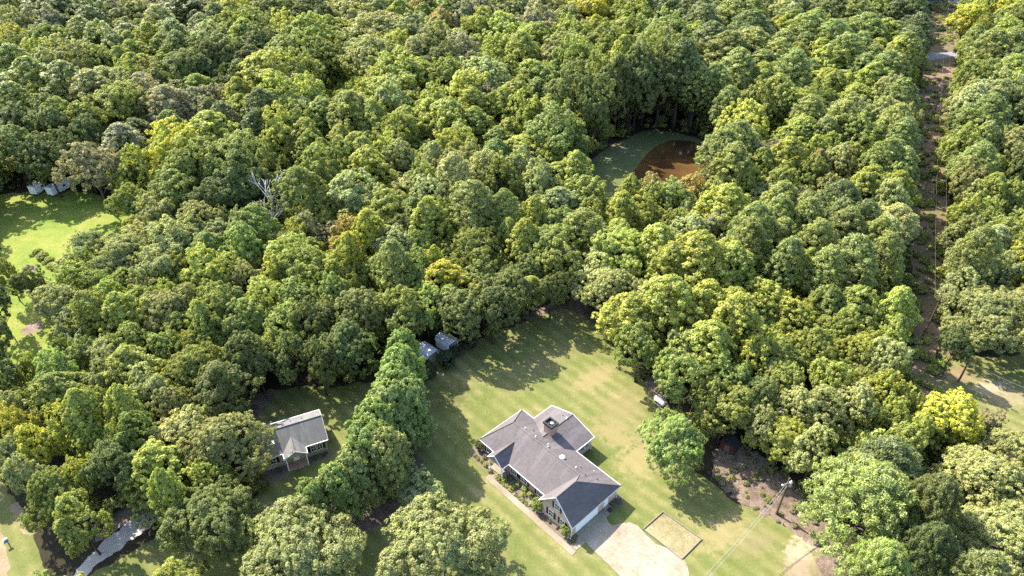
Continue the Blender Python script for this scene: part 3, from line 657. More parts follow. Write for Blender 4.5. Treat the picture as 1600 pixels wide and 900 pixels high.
def clump_crown(name, seed, centers, outs, crs, per, lsize, asp=1.0, mat='leaf', upb=.35, jitter=.68, shell=.4):
    rng = np.random.default_rng(seed); n = len(centers)
    per = np.maximum(6, (per * (crs / crs.mean()) ** 2 * rng.uniform(.6, 1.4, n)).astype(int))
    idx = np.repeat(np.arange(n), per); N = len(idx)
    d = unit(rng, N); o = outs[idx]
    d = d + o * .7; d /= np.linalg.norm(d, axis=1, keepdims=True)
    rad = crs[idx] * (shell + (1 - shell) * rng.random(N) ** .5) * rng.uniform(.75, 1.15, N)
    P = centers[idx] + d * rad[:, None] * np.array([1, 1, .85])
    nor = d * .9 + o * .3 + np.array([0, 0, upb]) + unit(rng, N) * jitter
    size = lsize * rng.uniform(.65, 1.4, N)
    cl = rng.random((n, 3)); lv = np.clip(.55 * cl[idx] + .45 * rng.random((N, 3)), 0, 1)
    return quads(name, P, nor, size, asp, lv, M[mat], rng)

def oak_centers(seed, R, zc, a, n, nb=7, crr=(.11, .19), low=-.55, lump=.22):
    """points spread over a lumpy ellipsoid: nb big lobes that each push the outline out"""
    rng = np.random.default_rng(seed)
    lob = unit(rng, nb * 3); lob = lob[lob[:, 2] > -.3][:nb]
    d = unit(rng, n * 3); d = d[d[:, 2] > low][:n]
    dot = np.max(d @ lob.T, axis=1); f = 1 - lump + lump * 1.5 * np.clip((dot - .55) / .45, 0, 1) ** .8
    f *= rng.uniform(.84, 1.08, len(d))
    sprig = rng.random(len(d)); f = np.where(sprig < .18, f * rng.uniform(.5, .8, len(d)), f); f = np.where(sprig > .86, f * rng.uniform(1.08, 1.2, len(d)), f)
    c = d * f[:, None] * np.array([R, R, a]) * .88 + np.array([0, 0, zc])
    rr = R * rng.uniform(crr[0], crr[1], len(d)); rr = np.where(sprig > .86, rr * .62, rr)
    return c, d, rr

def lobed_centers(seed, R, zc, a, nl, n, cr, low=-.45, lr=(.24, .50)):
    """small leaf sprays spread over the outer skin of several overlapping limbs' lobes"""
    rng = np.random.default_rng(seed); D = np.array([R, R, a])
    ld = unit(rng, nl * 4); ld = ld[ld[:, 2] > low][:nl]; ld[0] = (0.1, 0, 1)
    lc = ld * rng.uniform(.36, .84, nl)[:, None]; lrad = rng.uniform(lr[0], lr[1], nl)
    C_, O_ = [], []
    while len(C_) < n:
        k_ = rng.integers(nl); d = unit(rng, 1)[0]
        if d @ ld[k_] < -.35 or d[2] < -.75: continue
        p = lc[k_] + d * lrad[k_] * (rng.uniform(.78, 1.10) if rng.random() > .13 else rng.uniform(1.1, 1.38))
        dist = np.linalg.norm(lc - p, axis=1) / lrad; dist[k_] = 9
        if dist.min() < .72 and rng.random() < .85: continue
        C_.append(p); O_.append(d * .75 + ld[k_] * .4)
    C_ = np.array(C_) * D + np.array([0, 0, zc]); O_ = np.array(O_); O_ /= np.linalg.norm(O_, axis=1, keepdims=True)
    return C_, O_, rng.uniform(cr[0], cr[1], n)

PROTO = {}        # kind -> list of (crown mesh, trunk mesh, R, H)
def trunk_mesh(name, seed, R, H, zc, a, nl=7, r0=None, mat='bark', straight=False):
    rng = random.Random(seed); b = MB(); r0 = r0 or H * .02
    top = H * (.93 if straight else .72); pts = []; x = y = 0
    for i in range(7):
        pts.append((x, y, top * i / 6)); x += rng.uniform(-.12, .12) * (1 if straight else 2); y += rng.uniform(-.12, .12) * (1 if straight else 2)
    b.tube(pts, [r0 * (1.25 if i == 0 else 1 - .8 * i / 6) for i in range(7)], 8)
    for j in range(nl):
        i = rng.randint(2, 5); p = Vector(pts[i]); t = rng.uniform(0, 2 * pi); ln = R * rng.uniform(.45, .8)
        q1 = p + Vector((cos(t) * ln * .5, sin(t) * ln * .5, ln * .3)); q2 = p + Vector((cos(t + .2) * ln, sin(t + .2) * ln, ln * (.4 if straight else .75)))
        b.tube([p, q1, q2], [r0 * .42, r0 * .28, r0 * .08], 6)
    me = bpy.data.meshes.new(name); me.from_pydata(b.v, [], b.f); me.update(); me.materials.append(M[mat])
    me.polygons.foreach_set('use_smooth', [True] * len(me.polygons)); return me

def add_proto(kind, crown, trunk, R, H): PROTO.setdefault(kind, []).append((crown, trunk, R, H))

for s in range(5):      # round broadleaf
    R, H = 6.0, 15.0; a = 5.6; zc = H - a
    c, d, cr = lobed_centers(100 + s, R, zc, a, 13 + 3 * s, 520, (.32, .70), -.5, (.18, .44))
    add_proto('O', clump_crown('oak_crown', 200 + s, c, d, cr, 34, .39, .70), trunk_mesh('oak_trunk', s, R, H, zc, a, 8), R, H)
for s in range(2):      # big, near broadleaf
    R, H = 9.0, 16.0; a = 7.2; zc = H - a
    c, d, cr = lobed_centers(120 + s, R, zc, a, 30 + s * 9, 1500, (.32, .70), -.4, (.18, .36))
    add_proto('B', clump_crown('oak_crown', 220 + s, c, d, cr, 48, .31, .62), trunk_mesh('oak_trunk', 20 + s, R, H, zc, a, 12), R, H)
for s in range(4):      # upright spiky broadleaf (sweetgum / poplar)
    R, H = 5.0, 18.0; rng = np.random.default_rng(300 + s); n = 430
    z = rng.random(n) ** .75; t = rng.random(n) * 2 * pi
    prof = np.interp(z, [0, .12, .35, .6, .85, 1], [.55, .85, 1.0, .82, .45, .08]); lob = 1 + .24 * np.sin(3 * t + s + 2 * z) + .20 * np.sin(5 * t + 2 * s + z * 9)
    rr = R * prof * lob * np.where(rng.random(n) < .25, rng.uniform(.3, .8, n), rng.uniform(.85, 1.08, n))
    c = np.stack([rr * np.cos(t), rr * np.sin(t), H * .30 + z * H * .68], 1)
    o = np.stack([np.cos(t) * .8, np.sin(t) * .8, .35 + z * .6], 1); o /= np.linalg.norm(o, axis=1, keepdims=True)
    add_proto('S', clump_crown('sweetgum_crown', 310 + s, c, o, R * rng.uniform(.07, .15, n), 40, .40, .75, upb=.3), trunk_mesh('sweetgum_trunk', 30 + s, R, H, 0, 0, 8, straight=True), R, H)
for s in range(4):      # pine: whorled boughs ending in needle tufts
    R, H = 4.6, 20.0; rng = np.random.default_rng(400 + s); n = 330
    z = rng.random(n) ** .8; t = np.floor(rng.random(n) * 9) / 9 * 2 * pi + rng.normal(0, .22, n) + np.floor(z * 9) * 1.3
    prof = np.interp(z, [0, .2, .5, .8, 1], [.75, 1.0, .88, .55, .12])
    rr = R * prof * rng.uniform(.35, 1.08, n) ** .6
    c = np.stack([rr * np.cos(t), rr * np.sin(t), H * .40 + z * H * .585 + .10 * rr], 1)
    o = np.stack([np.cos(t) * .55, np.sin(t) * .55, .75 + 0 * z], 1); o /= np.linalg.norm(o, axis=1, keepdims=True)
    add_proto('P', clump_crown('pine_crown', 410 + s, c, o, R * rng.uniform(.09, .15, n), 42, .60, .26, 'needle', upb=.1, jitter=1.0, shell=.3), trunk_mesh('pine_trunk', 40 + s, R, H, 0, 0, 12, straight=True), R, H)
for s in range(1):      # big near pine
    R, H = 9.0, 19.0; rng = np.random.default_rng(430); n = 620
    z = rng.random(n) ** .7; t = np.floor(rng.random(n) * 11) / 11 * 2 * pi + rng.normal(0, .2, n) + np.floor(z * 9) * 1.3
    prof = np.interp(z, [0, .2, .5, .8, 1], [.8, 1.0, .85, .55, .15]); rr = R * prof * rng.uniform(.2, 1.08, n) ** .6
    c = np.stack([rr * np.cos(t), rr * np.sin(t), H * .30 + z * H * .66 + .06 * rr], 1)
    o = np.stack([np.cos(t) * .45, np.sin(t) * .45, .8 + 0 * z], 1); o /= np.linalg.norm(o, axis=1, keepdims=True)
    add_proto('Q', clump_crown('pine_crown', 440, c, o, R * rng.uniform(.06, .105, n), 70, .55, .26, 'needle', upb=.1, jitter=1.0, shell=.3), trunk_mesh('pine_trunk', 45, R, H, 0, 0, 16, straight=True), R, H)
for s in range(3):      # dense conifer of the hedge
    R, H = 4.2, 12.5; rng = np.random.default_rng(500 + s); n = 760
    z = rng.random(n) ** .8; t = rng.random(n) * 2 * pi
    prof = np.interp(z, [0, .1, .4, .75, .92, 1], [.70, 1.0, .98, .80, .58, .22])
    rr = R * prof * (1 + .16 * np.sin(4 * t + s + 3 * z) + .12 * np.sin(7 * t - s + 11 * z)) * rng.uniform(.66, 1.1, n)
    c = np.stack([rr * np.cos(t), rr * np.sin(t), 1.2 + z * (H - 1.4) + rng.uniform(-.4, .4, n)], 1)
    o = np.stack([np.cos(t) * .75, np.sin(t) * .75, .65 + 0 * z], 1); o /= np.linalg.norm(o, axis=1, keepdims=True)
    add_proto('L', clump_crown('conifer_crown', 510 + s, c, o, R * rng.uniform(.08, .16, n), 34, .52, .36, 'needle', upb=.25, jitter=.65, shell=.2), trunk_mesh('conifer_trunk', 50 + s, R, H, 0, 0, 4, straight=True), R, H)
for s in range(2):      # clipped round evergreen bush
    R, H = 1.7, 3.6; c, d, cr = oak_centers(600 + s, R, H * .52, H * .46, 130, 6, (.16, .24), -.9, .06)
    add_proto('H', clump_crown('bush_leaves', 610 + s, c, d, cr, 55, .2, .7), trunk_mesh('bush_stem', 60 + s, R * .5, H * .6, 0, 0, 4, .08), R, H)
for s in range(2):      # small shrub
    R, H = .55, .8; c, d, cr = oak_centers(620 + s, R, H * .52, H * .46, 40, 5, (.22, .32), -.8, .12)
    add_proto('s', clump_crown('shrub_leaves', 630 + s, c, d, cr, 22, .12, .7), trunk_mesh('shrub_stem', 62 + s, R * .5, H * .6, 0, 0, 3, .03), R, H)
for s in range(2):      # wild undergrowth bush
    R, H = 1.8, 2.4; c, d, cr = oak_centers(640 + s, R, H * .5, H * .5, 60, 7, (.2, .34), -.4, .3)
    add_proto('U', clump_crown('undergrowth_leaves', 650 + s, c, d, cr, 22, .34, .7), trunk_mesh('undergrowth_stem', 64 + s, R, H, 0, 0, 4, .05), R, H)

PROTO['C'] = PROTO['O'][:2]; PROTO['D'] = PROTO['B'][1:]
TONE = {'g': (.188, .215, .056), 'y': (.256, .278, .062), 'Y': (.350, .338, .054), 'd': (.122, .144, .047), 'p': (.245, .256, .096), 'o': (.31, .245, .078),
        'b': (.222, .214, .112), 'n': (.200, .245, .062), 'l': (.180, .222, .060), 'q': (.200, .242, .066)}
WORD = {'g': 'green', 'y': 'yellow-green', 'Y': 'golden yellow', 'd': 'dark green', 'p': 'pale grey-green', 'o': 'orange-tinged', 'b': 'brownish', 'n': 'bright green', 'l': 'fresh green', 'q': 'green'}
KIND = {'O': ('broadleaf_tree', 'broadleaf tree'), 'B': ('broadleaf_tree', 'broadleaf tree'), 'S': ('upright_tree', 'upright tree'), 'P': ('pine_tree', 'pine'), 'Q': ('pine_tree', 'pine'), 'L': ('hedge_conifer', 'conifer'), 'C': ('broadleaf_tree', 'low broadleaf tree'), 'D': ('broadleaf_tree', 'round broadleaf tree')}

# ------------------------------------------------------------------ trees: picture column, row, crown width, tone, kind
DATA = """
5,10,30,y,S;25,18,45,p,O;70,15,55,d,P;100,20,40,d,P;150,30,70,d,O;180,25,34,b,S;215,35,60,p,O;250,35,40,p,P;290,15,60,d,P;325,15,34,g,S;340,27,36,p,O;375,20,60,y,O;5,35,36,p,O;25,50,48,p,O;65,45,60,b,O;105,42,32,d,O;130,55,45,g,P
25,68,38,Y,O;75,70,56,g,O;40,85,42,g,O;115,75,44,g,O;100,95,44,p,O;160,75,60,p,O;205,75,32,y,S;235,65,42,y,S;275,60,46,g,P;255,80,34,y,S;320,75,52,p,O;385,60,46,y,S;350,90,60,d,O;60,92,42,y,O;25,100,46,g,P;10,120,44,g,O;50,125,55,g,P
100,130,60,g,P;95,90,34,y,O;130,105,50,p,O;165,105,46,g,O;190,100,34,y,S;210,112,38,y,S;230,120,30,o,S;250,135,30,y,S;120,145,34,y,O;165,140,70,p,O;205,130,44,g,O;175,170,75,g,O;230,155,46,b,O;10,165,32,y,S;25,160,44,g,P;60,160,36,y,S;95,185,42,y,S;130,190,38,y,S
75,200,60,d,O;20,200,60,d,O;130,215,46,d,O;280,115,60,d,O;330,100,52,d,O;152,80,24,Y,S
425,25,66,d,O;402,45,48,g,O;490,25,55,d,O;445,55,50,y,O;490,60,58,y,O;515,50,34,y,S;410,75,58,d,O;460,85,66,g,O;510,90,48,g,O;545,20,60,p,O;600,15,58,p,O;585,55,80,p,O;575,95,56,p,O;630,15,36,y,O;650,25,32,o,S;650,55,62,p,O;680,70,50,p,O;690,40,36,o,S;615,75,44,y,O;665,15,42,d,O;705,15,40,g,P
720,30,46,b,O;775,20,66,p,O;745,50,48,y,O;780,55,58,y,O;700,70,44,g,O;725,85,50,b,O;775,85,46,y,O;625,125,82,y,O;690,100,46,d,O;705,125,48,y,O;760,130,66,p,O;725,150,58,y,O;680,170,48,y,O;700,190,56,y,S;760,165,42,b,O;785,170,44,y,S;615,165,48,p,O;550,180,60,g,S;580,190,48,y,S;620,215,48,g,O
430,125,86,y,O;470,120,56,g,O;480,160,54,y,O;440,165,66,y,O;410,170,48,d,P;435,210,54,y,O;470,200,50,g,O
855,15,42,p,O;880,10,40,g,O;915,22,56,Y,O;950,5,36,Y,S;835,40,50,b,O;880,35,44,p,O;975,25,50,g,O;990,35,52,y,O;1000,8,40,d,P;1045,12,36,d,P;820,65,44,y,O;840,65,42,y,S;900,65,54,y,O;885,85,50,p,O;950,75,58,g,O;985,65,50,g,O;1040,55,54,g,O;1030,75,62,p,O;1010,90,58,p,O;945,90,44,g,O
970,110,36,y,S;1050,100,48,g,O;1070,95,44,d,O;910,120,42,y,O;970,150,40,p,O;1090,60,36,y,S;1110,65,56,d,P;1100,35,46,d,P;1150,20,50,g,P;1170,45,50,d,P;1135,80,62,g,P;1175,75,56,g,P;1190,130,44,y,S;1150,110,56,g,P;1115,130,46,g,P;1150,140,42,p,O;1180,170,54,g,O;1120,180,56,g,P;1160,200,58,y,O;1110,160,44,g,P
1000,150,58,d,O;1040,150,58,d,O;1070,140,50,d,P;1000,185,50,d,O;1050,180,56,d,O;1085,130,42,d,P;900,170,58,d,O;930,190,50,d,O;850,130,66,g,O;830,140,48,g,O;860,180,42,y,S;870,210,74,g,O;820,190,50,y,O;930,150,50,g,O;1015,110,44,g,O;890,130,48,g,O
-58,285,90,d,B;-75,345,90,d,B;-62,400,84,d,B;-50,245,80,d,O;25,240,66,d,O;70,250,56,d,O;100,235,48,d,O;147,265,68,b,O;190,280,34,n,L;268,243,74,Y,O;215,270,50,y,O;300,265,68,g,O;270,300,72,g,O;335,255,66,g,O;370,250,84,g,O;360,300,66,d,O;390,280,66,d,O;330,320,60,d,O;240,345,56,p,O;140,390,66,p,B;200,400,90,p,B;265,385,74,p,O;170,430,74,p,B;240,430,64,p,O;300,370,50,p,O;310,400,34,b,O;10,430,36,y,O
382,385,50,n,S;320,420,58,y,O;355,430,58,y,O;280,420,44,y,O;390,440,48,p,O
484,360,38,b,O;438,392,38,b,O;470,300,62,g,S;500,270,58,g,O;505,245,36,y,S;540,260,58,g,O;580,265,58,y,S;610,245,48,y,O;625,255,50,p,O;560,310,80,p,O;600,330,74,g,O;640,300,58,p,O;680,310,66,p,O;700,270,48,p,O;660,290,46,g,O;735,260,50,p,O;720,235,58,y,O;770,255,38,l,S;755,275,58,p,O;780,290,54,g,O;740,320,64,g,P;760,345,66,g,O;670,345,54,y,S
690,345,50,g,O;620,370,58,d,O;620,392,64,p,O;660,390,42,y,O;580,365,54,Y,S;545,372,48,o,O;545,398,44,Y,S;530,420,58,y,O;450,400,66,y,O;480,420,74,y,O;430,430,56,y,O;500,445,56,y,O;745,395,100,g,B;650,430,72,n,O;590,430,52,g,O;680,415,32,Y,S;795,370,30,y,S;790,330,46,g,P
860,245,38,y,S;815,265,46,p,O;900,270,46,y,S;840,290,56,p,O;870,310,54,g,O;910,310,70,g,O;920,345,56,g,O;835,340,42,y,S;985,306,40,y,S;1022,302,46,o,O;1082,304,44,o,O;970,332,46,y,S;1000,335,50,y,O;1050,315,54,g,O;1112,316,44,y,O;1135,325,62,y,S;1165,290,42,y,S;1185,310,50,p,O;965,395,118,y,B;880,360,58,g,O;820,375,46,y,S;850,385,76,g,O;870,415,64,g,O
1050,355,44,g,O;1095,345,46,y,O;1080,370,58,p,O;1120,365,50,b,O;1090,410,84,y,S;1050,420,60,y,S;1140,420,66,y,S;1170,380,58,g,P;1190,420,56,g,O;1130,240,66,g,P;1148,262,60,g,P;1150,225,56,g,P;1185,250,50,b,O
1230,250,58,y,S;1285,240,44,y,O;1275,262,32,o,S;1215,290,50,g,O;1265,285,48,g,O;1310,260,46,p,O;1330,255,36,y,S;1380,250,58,g,P;1408,265,46,g,P;1360,295,58,y,S;1290,310,54,p,O;1330,310,44,d,O;1240,320,44,b,O;1395,295,46,g,O;1215,340,50,g,P;1265,345,50,g,P;1310,345,50,d,P;1230,370,50,y,O;1320,360,54,g,P;1270,380,58,g,P;1360,350,50,y,O;1370,375,50,g,P;1402,350,46,g,O;1230,405,54,g,P
1290,420,54,g,P;1340,410,66,g,P;1388,400,50,g,P;1380,435,50,g,O;1260,420,38,y,S
1500,235,50,g,O;1530,255,50,g,P;1575,240,54,p,O;1595,270,50,d,O;1508,290,46,p,O;1525,310,50,p,O;1545,300,40,y,S;1580,310,50,g,O;1508,335,44,y,O;1540,340,46,y,O;1505,370,48,p,O;1560,370,54,g,O;1530,395,64,g,P;1580,400,50,g,O;1505,410,46,p,O;1590,410,46,Y,O;1560,430,56,p,O;1520,430,56,p,O
1550,75,46,g,P;1512,28,36,Y,O;1580,100,50,d,O;1530,130,50,g,O;1560,160,66,p,O;1540,185,58,g,P;1512,130,36,g,O;1508,200,40,g,O;1590,140,46,y,O;1590,45,40,d,O;1508,170,40,p,O;1575,60,40,y,O;1430,20,40,d,P;1433,50,44,d,P;1412,80,44,g,P;1380,60,46,y,S;1340,25,50,g,P;1300,20,50,d,P;1360,20,40,y,S;1230,20,50,p,O;1260,50,50,g,P;1300,60,50,g,P;1250,50,28,Y,S;1350,50,50,g,P
1400,100,46,y,O;1360,130,44,y,S;1390,150,44,p,O;1408,155,44,g,P;1300,140,40,y,S;1240,110,50,g,P;1290,100,42,y,S;1310,190,44,g,P;1330,190,58,p,O;1370,190,50,p,O;1398,195,46,g,P;1240,180,48,y,O;1275,165,46,g,O;1320,85,50,g,P;1385,110,44,g,P;1405,215,44,g,P;1345,225,50,g,O;1215,150,50,g,P;1215,90,44,g,P
-8,478,52,d,O;-6,532,60,d,O;-4,590,56,d,O;50,447,46,d,O;100,480,72,p,O;118,505,56,p,O;150,490,56,y,S;170,470,48,y,O;222,472,52,n,O;150,515,44,y,O;265,490,104,p,B;320,500,46,y,S;330,530,60,g,O;170,560,82,p,B;210,540,60,g,O;260,545,60,g,O;90,580,66,n,O;22,640,46,p,O;62,628,46,g,O;105,548,30,g,O;310,590,112,g,B;230,620,74,p,O;160,605,56,p,O;265,640,60,p,O;350,480,72,g,O;380,500,66,g,O;390,560,74,d,O
190,640,58,y,S;130,650,64,y,S;100,670,72,Y,O;30,670,62,Y,O;60,700,62,Y,O;140,685,58,y,O;190,695,56,y,O
420,470,66,y,O;470,470,64,g,O;520,460,58,g,O;560,490,82,d,O;440,510,72,g,O;490,515,72,d,O;545,540,100,d,B;620,495,80,g,O;665,480,60,n,O;720,490,74,d,O;770,485,70,d,O;400,565,66,d,O;455,560,60,d,O;630,498,62,d,O;800,455,60,d,O;860,455,50,d,O;500,570,56,d,O;690,492,40,d,O
345,705,128,p,B;335,815,150,d,B;262,765,52,y,S;80,775,94,g,B;125,815,80,g,O;180,735,84,d,O;220,690,80,g,O;48,745,58,p,O;120,750,48,y,O;20,715,50,p,O;470,865,196,p,B;690,855,196,p,B;656,772,80,p,C
1057,690,112,q,D;1000,545,70,g,O;1070,590,94,g,O;952,462,100,p,B;1040,480,94,y,S;1100,480,74,y,S;1150,500,84,y,S;1190,470,66,y,O;1120,540,66,y,O;1070,545,60,p,O;1130,600,74,g,O;1170,560,66,y,O;1180,620,66,d,O;1220,600,66,g,O;1185,665,56,p,O;1222,690,96,y,B;1275,710,74,p,O;1290,650,74,p,O;1240,640,60,p,O;1300,600,74,y,O;1270,550,66,g,O;1250,500,66,y,O;1340,490,76,g,O;1310,520,60,y,O;1400,485,56,y,S;1396,526,46,y,S
1350,560,100,y,B;1386,566,70,p,O;1380,620,62,y,O;1330,640,74,p,O;1390,655,56,y,O;1425,685,56,y,O;1490,660,84,Y,O;1540,668,42,b,O;1410,700,70,g,O;1350,775,190,q,Q;1375,890,120,q,Q;1455,790,110,d,Q;1530,765,140,p,B;1585,715,110,p,B;1560,850,150,p,B;1500,880,110,p,B;1600,790,110,p,B;1450,870,100,d,Q
1540,500,124,p,B;1595,485,100,p,B;1492,545,44,d,O;1505,460,60,p,O;1640,520,90,p,O
"""
HEDGE = [(631, 556, 44), (628, 585, 54), (622, 618, 60), (612, 650, 66), (590, 675, 66), (578, 706, 68), (555, 734, 62), (524, 758, 56), (486, 780, 50), (640, 640, 54), (606, 718, 60)]
BUSHES = [(731, 534, 30), (697, 563, 30), (668, 581, 34), (712, 545, 18)]

rng = random.Random(11)
trees = []    # dict(x,y,R,H,kind,proto,tone,rot)
def crown_geom(kind, R, tall=False):
    if kind == 'O':
        H = min(19, max(9, 7.5 + 1.4 * R))
        if tall: H = min(22, H * 1.15 + 1.0)
        a = H * .373
    elif kind == 'D': H = 1.85 * R + .5; a = H * .45
    elif kind == 'C': H = 1.45 * R + .6; a = H * .4
    elif kind == 'B': H = min(19, max(10, 6.5 + 1.05 * R)); a = H * .45
    elif kind == 'S': H = min(22, 11 + 1.6 * R); a = H * .34
    elif kind == 'P': H = min(24, 13 + 1.6 * R); a = H * .29
    elif kind == 'Q': H = 17.5; a = H * .33
    else: H = 12; a = 6
    return H, a
def place(px, py, w, tone, kind, jitter=True):
    zc = 10.0 if kind not in 'CD' else 4.0; R = 5
    for _ in range(4):
        x, y, _z = un(px, py, zc); dep = proj(x, y, zc)[2]
        R = w / 2 * dep / FOC
        H, a = crown_geom(kind, R, py < 300); zc = H - a
    return dict(x=x, y=y, R=R, H=H, kind=kind, tone=tone, px=px, py=py)
for item in DATA.replace('\n', ';').split(';'):
    if item.strip():
        p = item.strip().split(','); py_ = float(p[1])
        trees.append(place(float(p[0]), py_, float(p[2]) * (1.24 if py_ < 235 else 1.08 if py_ < 430 else 1.0), p[3], p[4]))
        if 880 < float(p[0]) < 1075 and 100 < py_ < 215: trees[-1]['H'] *= 1.30
POND = pxpoly([(895, 290), (922, 246), (963, 220), (1000, 203), (1040, 201), (1080, 211), (1108, 220), (1132, 250), (1136, 292), (1100, 314), (1040, 318), (945, 318)])
for t in trees:
    k_ = 0
    while inpoly(t['x'], t['y'], POND) and k_ < 30: t['y'] += 1.2 if t['py'] < 235 else -1.2; k_ += 1
n_named = len(trees)
for bx_, by_, R_, H_ in ((925, 240, 4.2, 22), (942, 228, 4.4, 25), (960, 217, 4.6, 27), (980, 208, 4.6, 28), (1003, 200, 4.8, 28), (1027, 196, 4.6, 27), (1052, 197, 4.4, 25), (1078, 204, 4.2, 24), (1098, 211, 4.0, 22)):
    x, y, _ = un(bx_, by_); trees.append(dict(x=x, y=y + 2.0, R=R_, H=H_, kind='O' if int(bx_) % 2 else 'S', tone='d'))
LANE = [(1446, -20), (1500, -20), (1494, 90), (1482, 225), (1474, 330), (1470, 560), (1434, 560), (1430, 450), (1426, 330), (1432, 225), (1440, 110)]
# tall trees lining the power line corridor on both sides
_c0 = un(1441, 528); _c1 = un(1477, 22); _d = Vector((_c1[0] - _c0[0], _c1[1] - _c0[1])); _L = _d.length; _d /= _L; _n = Vector((_d.y, -_d.x)); _t = 7.0
while _t < _L + 40:
    for off, lo, hi in ((-10.5, 3.4, 4.6), (10.5, 2.8, 3.8)):
        if off > 0 and _t < 22: continue
        if rng.random() < .12: continue
        R = rng.uniform(lo, hi); o_ = off + rng.uniform(-1.2, .8) * (1 if off < 0 else -1)
        x = _c0[0] + _d.x * (_t + rng.uniform(-2, 2)) + _n.x * o_; y = _c0[1] + _d.y * _t + _n.y * o_
        if any((q['x'] - x) ** 2 + (q['y'] - y) ** 2 < (.5 * (q['R'] + R)) ** 2 for q in trees): continue
        Hh = rng.uniform(16, 20) if off < 0 else rng.uniform(12, 16)
        pu, pv, _ = proj(x + _n.x * R * .5, y + _n.y * R * .5, Hh * .8)
        if inpoly(pu, pv, LANE): continue
        kd = rng.choice('PPSO'); trees.append(dict(x=x, y=y, R=R, H=Hh, kind=kd, tone=rng.choice('gggypd')))
    _t += 5.5

# open places that stay free of filling trees, as the ground outlines of the clearings
OPEN = [LAWN, FIELD, RCLEAR, CORR,
        pxpoly([(900, 285), (925, 248), (965, 222), (1000, 205), (1040, 203), (1080, 212), (1108, 221), (1130, 250), (1135, 290), (1100, 318), (1040, 325), (950, 325)]),
        pxpoly([(1115, 700), (1160, 690), (1235, 745), (1330, 830), (1330, 960), (1240, 960), (1110, 745)]),
        pxpoly([(1502, 12), (1530, -8), (1620, -8), (1620, 12), (1570, 28), (1535, 36), (1515, 34)]),
        pxpoly([(60, 960), (130, 860), (195, 790), (240, 790), (240, 830), (140, 910)]), pxpoly([(-120, 720), (0, 745), (40, 790), (70, 850), (75, 930), (-120, 930)])]
# what the forest must leave to be seen (pond, dam, lane, lawns), given in the view where they were surveyed
SEE = [[(1106, 678), (1154, 678), (1156, 728), (1106, 728)], [(395, 285), (458, 285), (458, 366), (398, 352)], [(506, 98), (542, 92), (538, 165), (506, 172)], [(1425, 560), (1475, 540), (1470, 615), (1428, 618)],
       [(640, 575), (650, 540), (690, 522), (716, 530), (715, 560), (680, 590)], [(-10, 280), (125, 280), (125, 300), (-10, 300)],
       [(912, 262), (985, 212), (1045, 206), (1108, 250), (1112, 275), (1060, 285), (1000, 270), (960, 295), (935, 300)],
       [(1448, 0), (1500, 0), (1494, 90), (1482, 225), (1474, 330), (1470, 560), (1430, 610), (1438, 560), (1432, 450), (1428, 330), (1436, 225), (1442, 90)],
       [(-20, 320), (30, 285), (110, 285), (190, 330), (180, 370), (95, 400), (75, 450), (60, 510), (70, 570), (30, 600), (-20, 620)],
       [(640, 520), (720, 545), (800, 520), (880, 470), (925, 500), (990, 580), (1030, 640), (1010, 990), (760, 990), (620, 780), (660, 660)],
       [(395, 640), (420, 605), (590, 600), (560, 680), (500, 740), (420, 750)],
       [(1470, 600), (1485, 560), (1600, 560), (1600, 660), (1550, 680), (1520, 620)],
       [(1120, 720), (1200, 730), (1280, 850), (1270, 900), (1250, 1010), (980, 1010), (1040, 770)],
       [(0, 750), (30, 780), (60, 850), (0, 860)], [(140, 890), (150, 840), (200, 800), (230, 810), (200, 850)]]
fill = []
cell = 6.6
yy = 46.0
while yy < 440:
    xx = -(0.80 * yy + 26)
    while xx < 0.80 * yy + 26:
        x = xx + rng.uniform(-.42, .42) * cell; y = yy + rng.uniform(-.42, .42) * cell
        xx += cell
        ok = True
        for P in OPEN:
            if inpoly(x, y, P): ok = False; break
        if not ok: continue
        R = rng.uniform(3.2, 5.0) if y < 170 else rng.uniform(3.8, 6.6)
        for t in trees + fill:
            dd = (t['x'] - x) ** 2 + (t['y'] - y) ** 2
            lim = (.56 * (t['R'] + R)) if 'px' in t else .52 * (t['R'] + R)
            if dd < lim * lim: ok = False; break
        if not ok: continue
        # the tone and kind of the nearest surveyed tree
        best = min(trees[:n_named], key=lambda t: (t['x'] - x) ** 2 + ((t['y'] - y) * .8) ** 2 + rng.uniform(0, 160))
        kind = {'B': 'O', 'Q': 'P', 'L': 'O', 'D': 'O', 'C': 'O'}.get(best['kind'], best['kind'])
        if kind == 'O' and rng.random() < .38: kind = rng.choice('SSP')
        tone = best['tone']
        if tone in 'Yo' and rng.random() < .7: tone = 'y'
        H, a = crown_geom(kind, R, y > 190); H *= rng.uniform(.72, 1.02); a *= .9
        hidden = False
        for fz, fr in ((.97, 0), (.6, -1), (.6, 1), (.3, 0)):
            u_, v_, _ = proj(x + fr * R, y, H * fz)
            for P in SEE:
                if inpoly(u_, v_, P): hidden = True; break
            if hidden: break
        if hidden: continue
        fill.append(dict(x=x, y=y, R=R, H=H, kind=kind, tone=tone))
    yy += cell
low = []
yy = 60.0
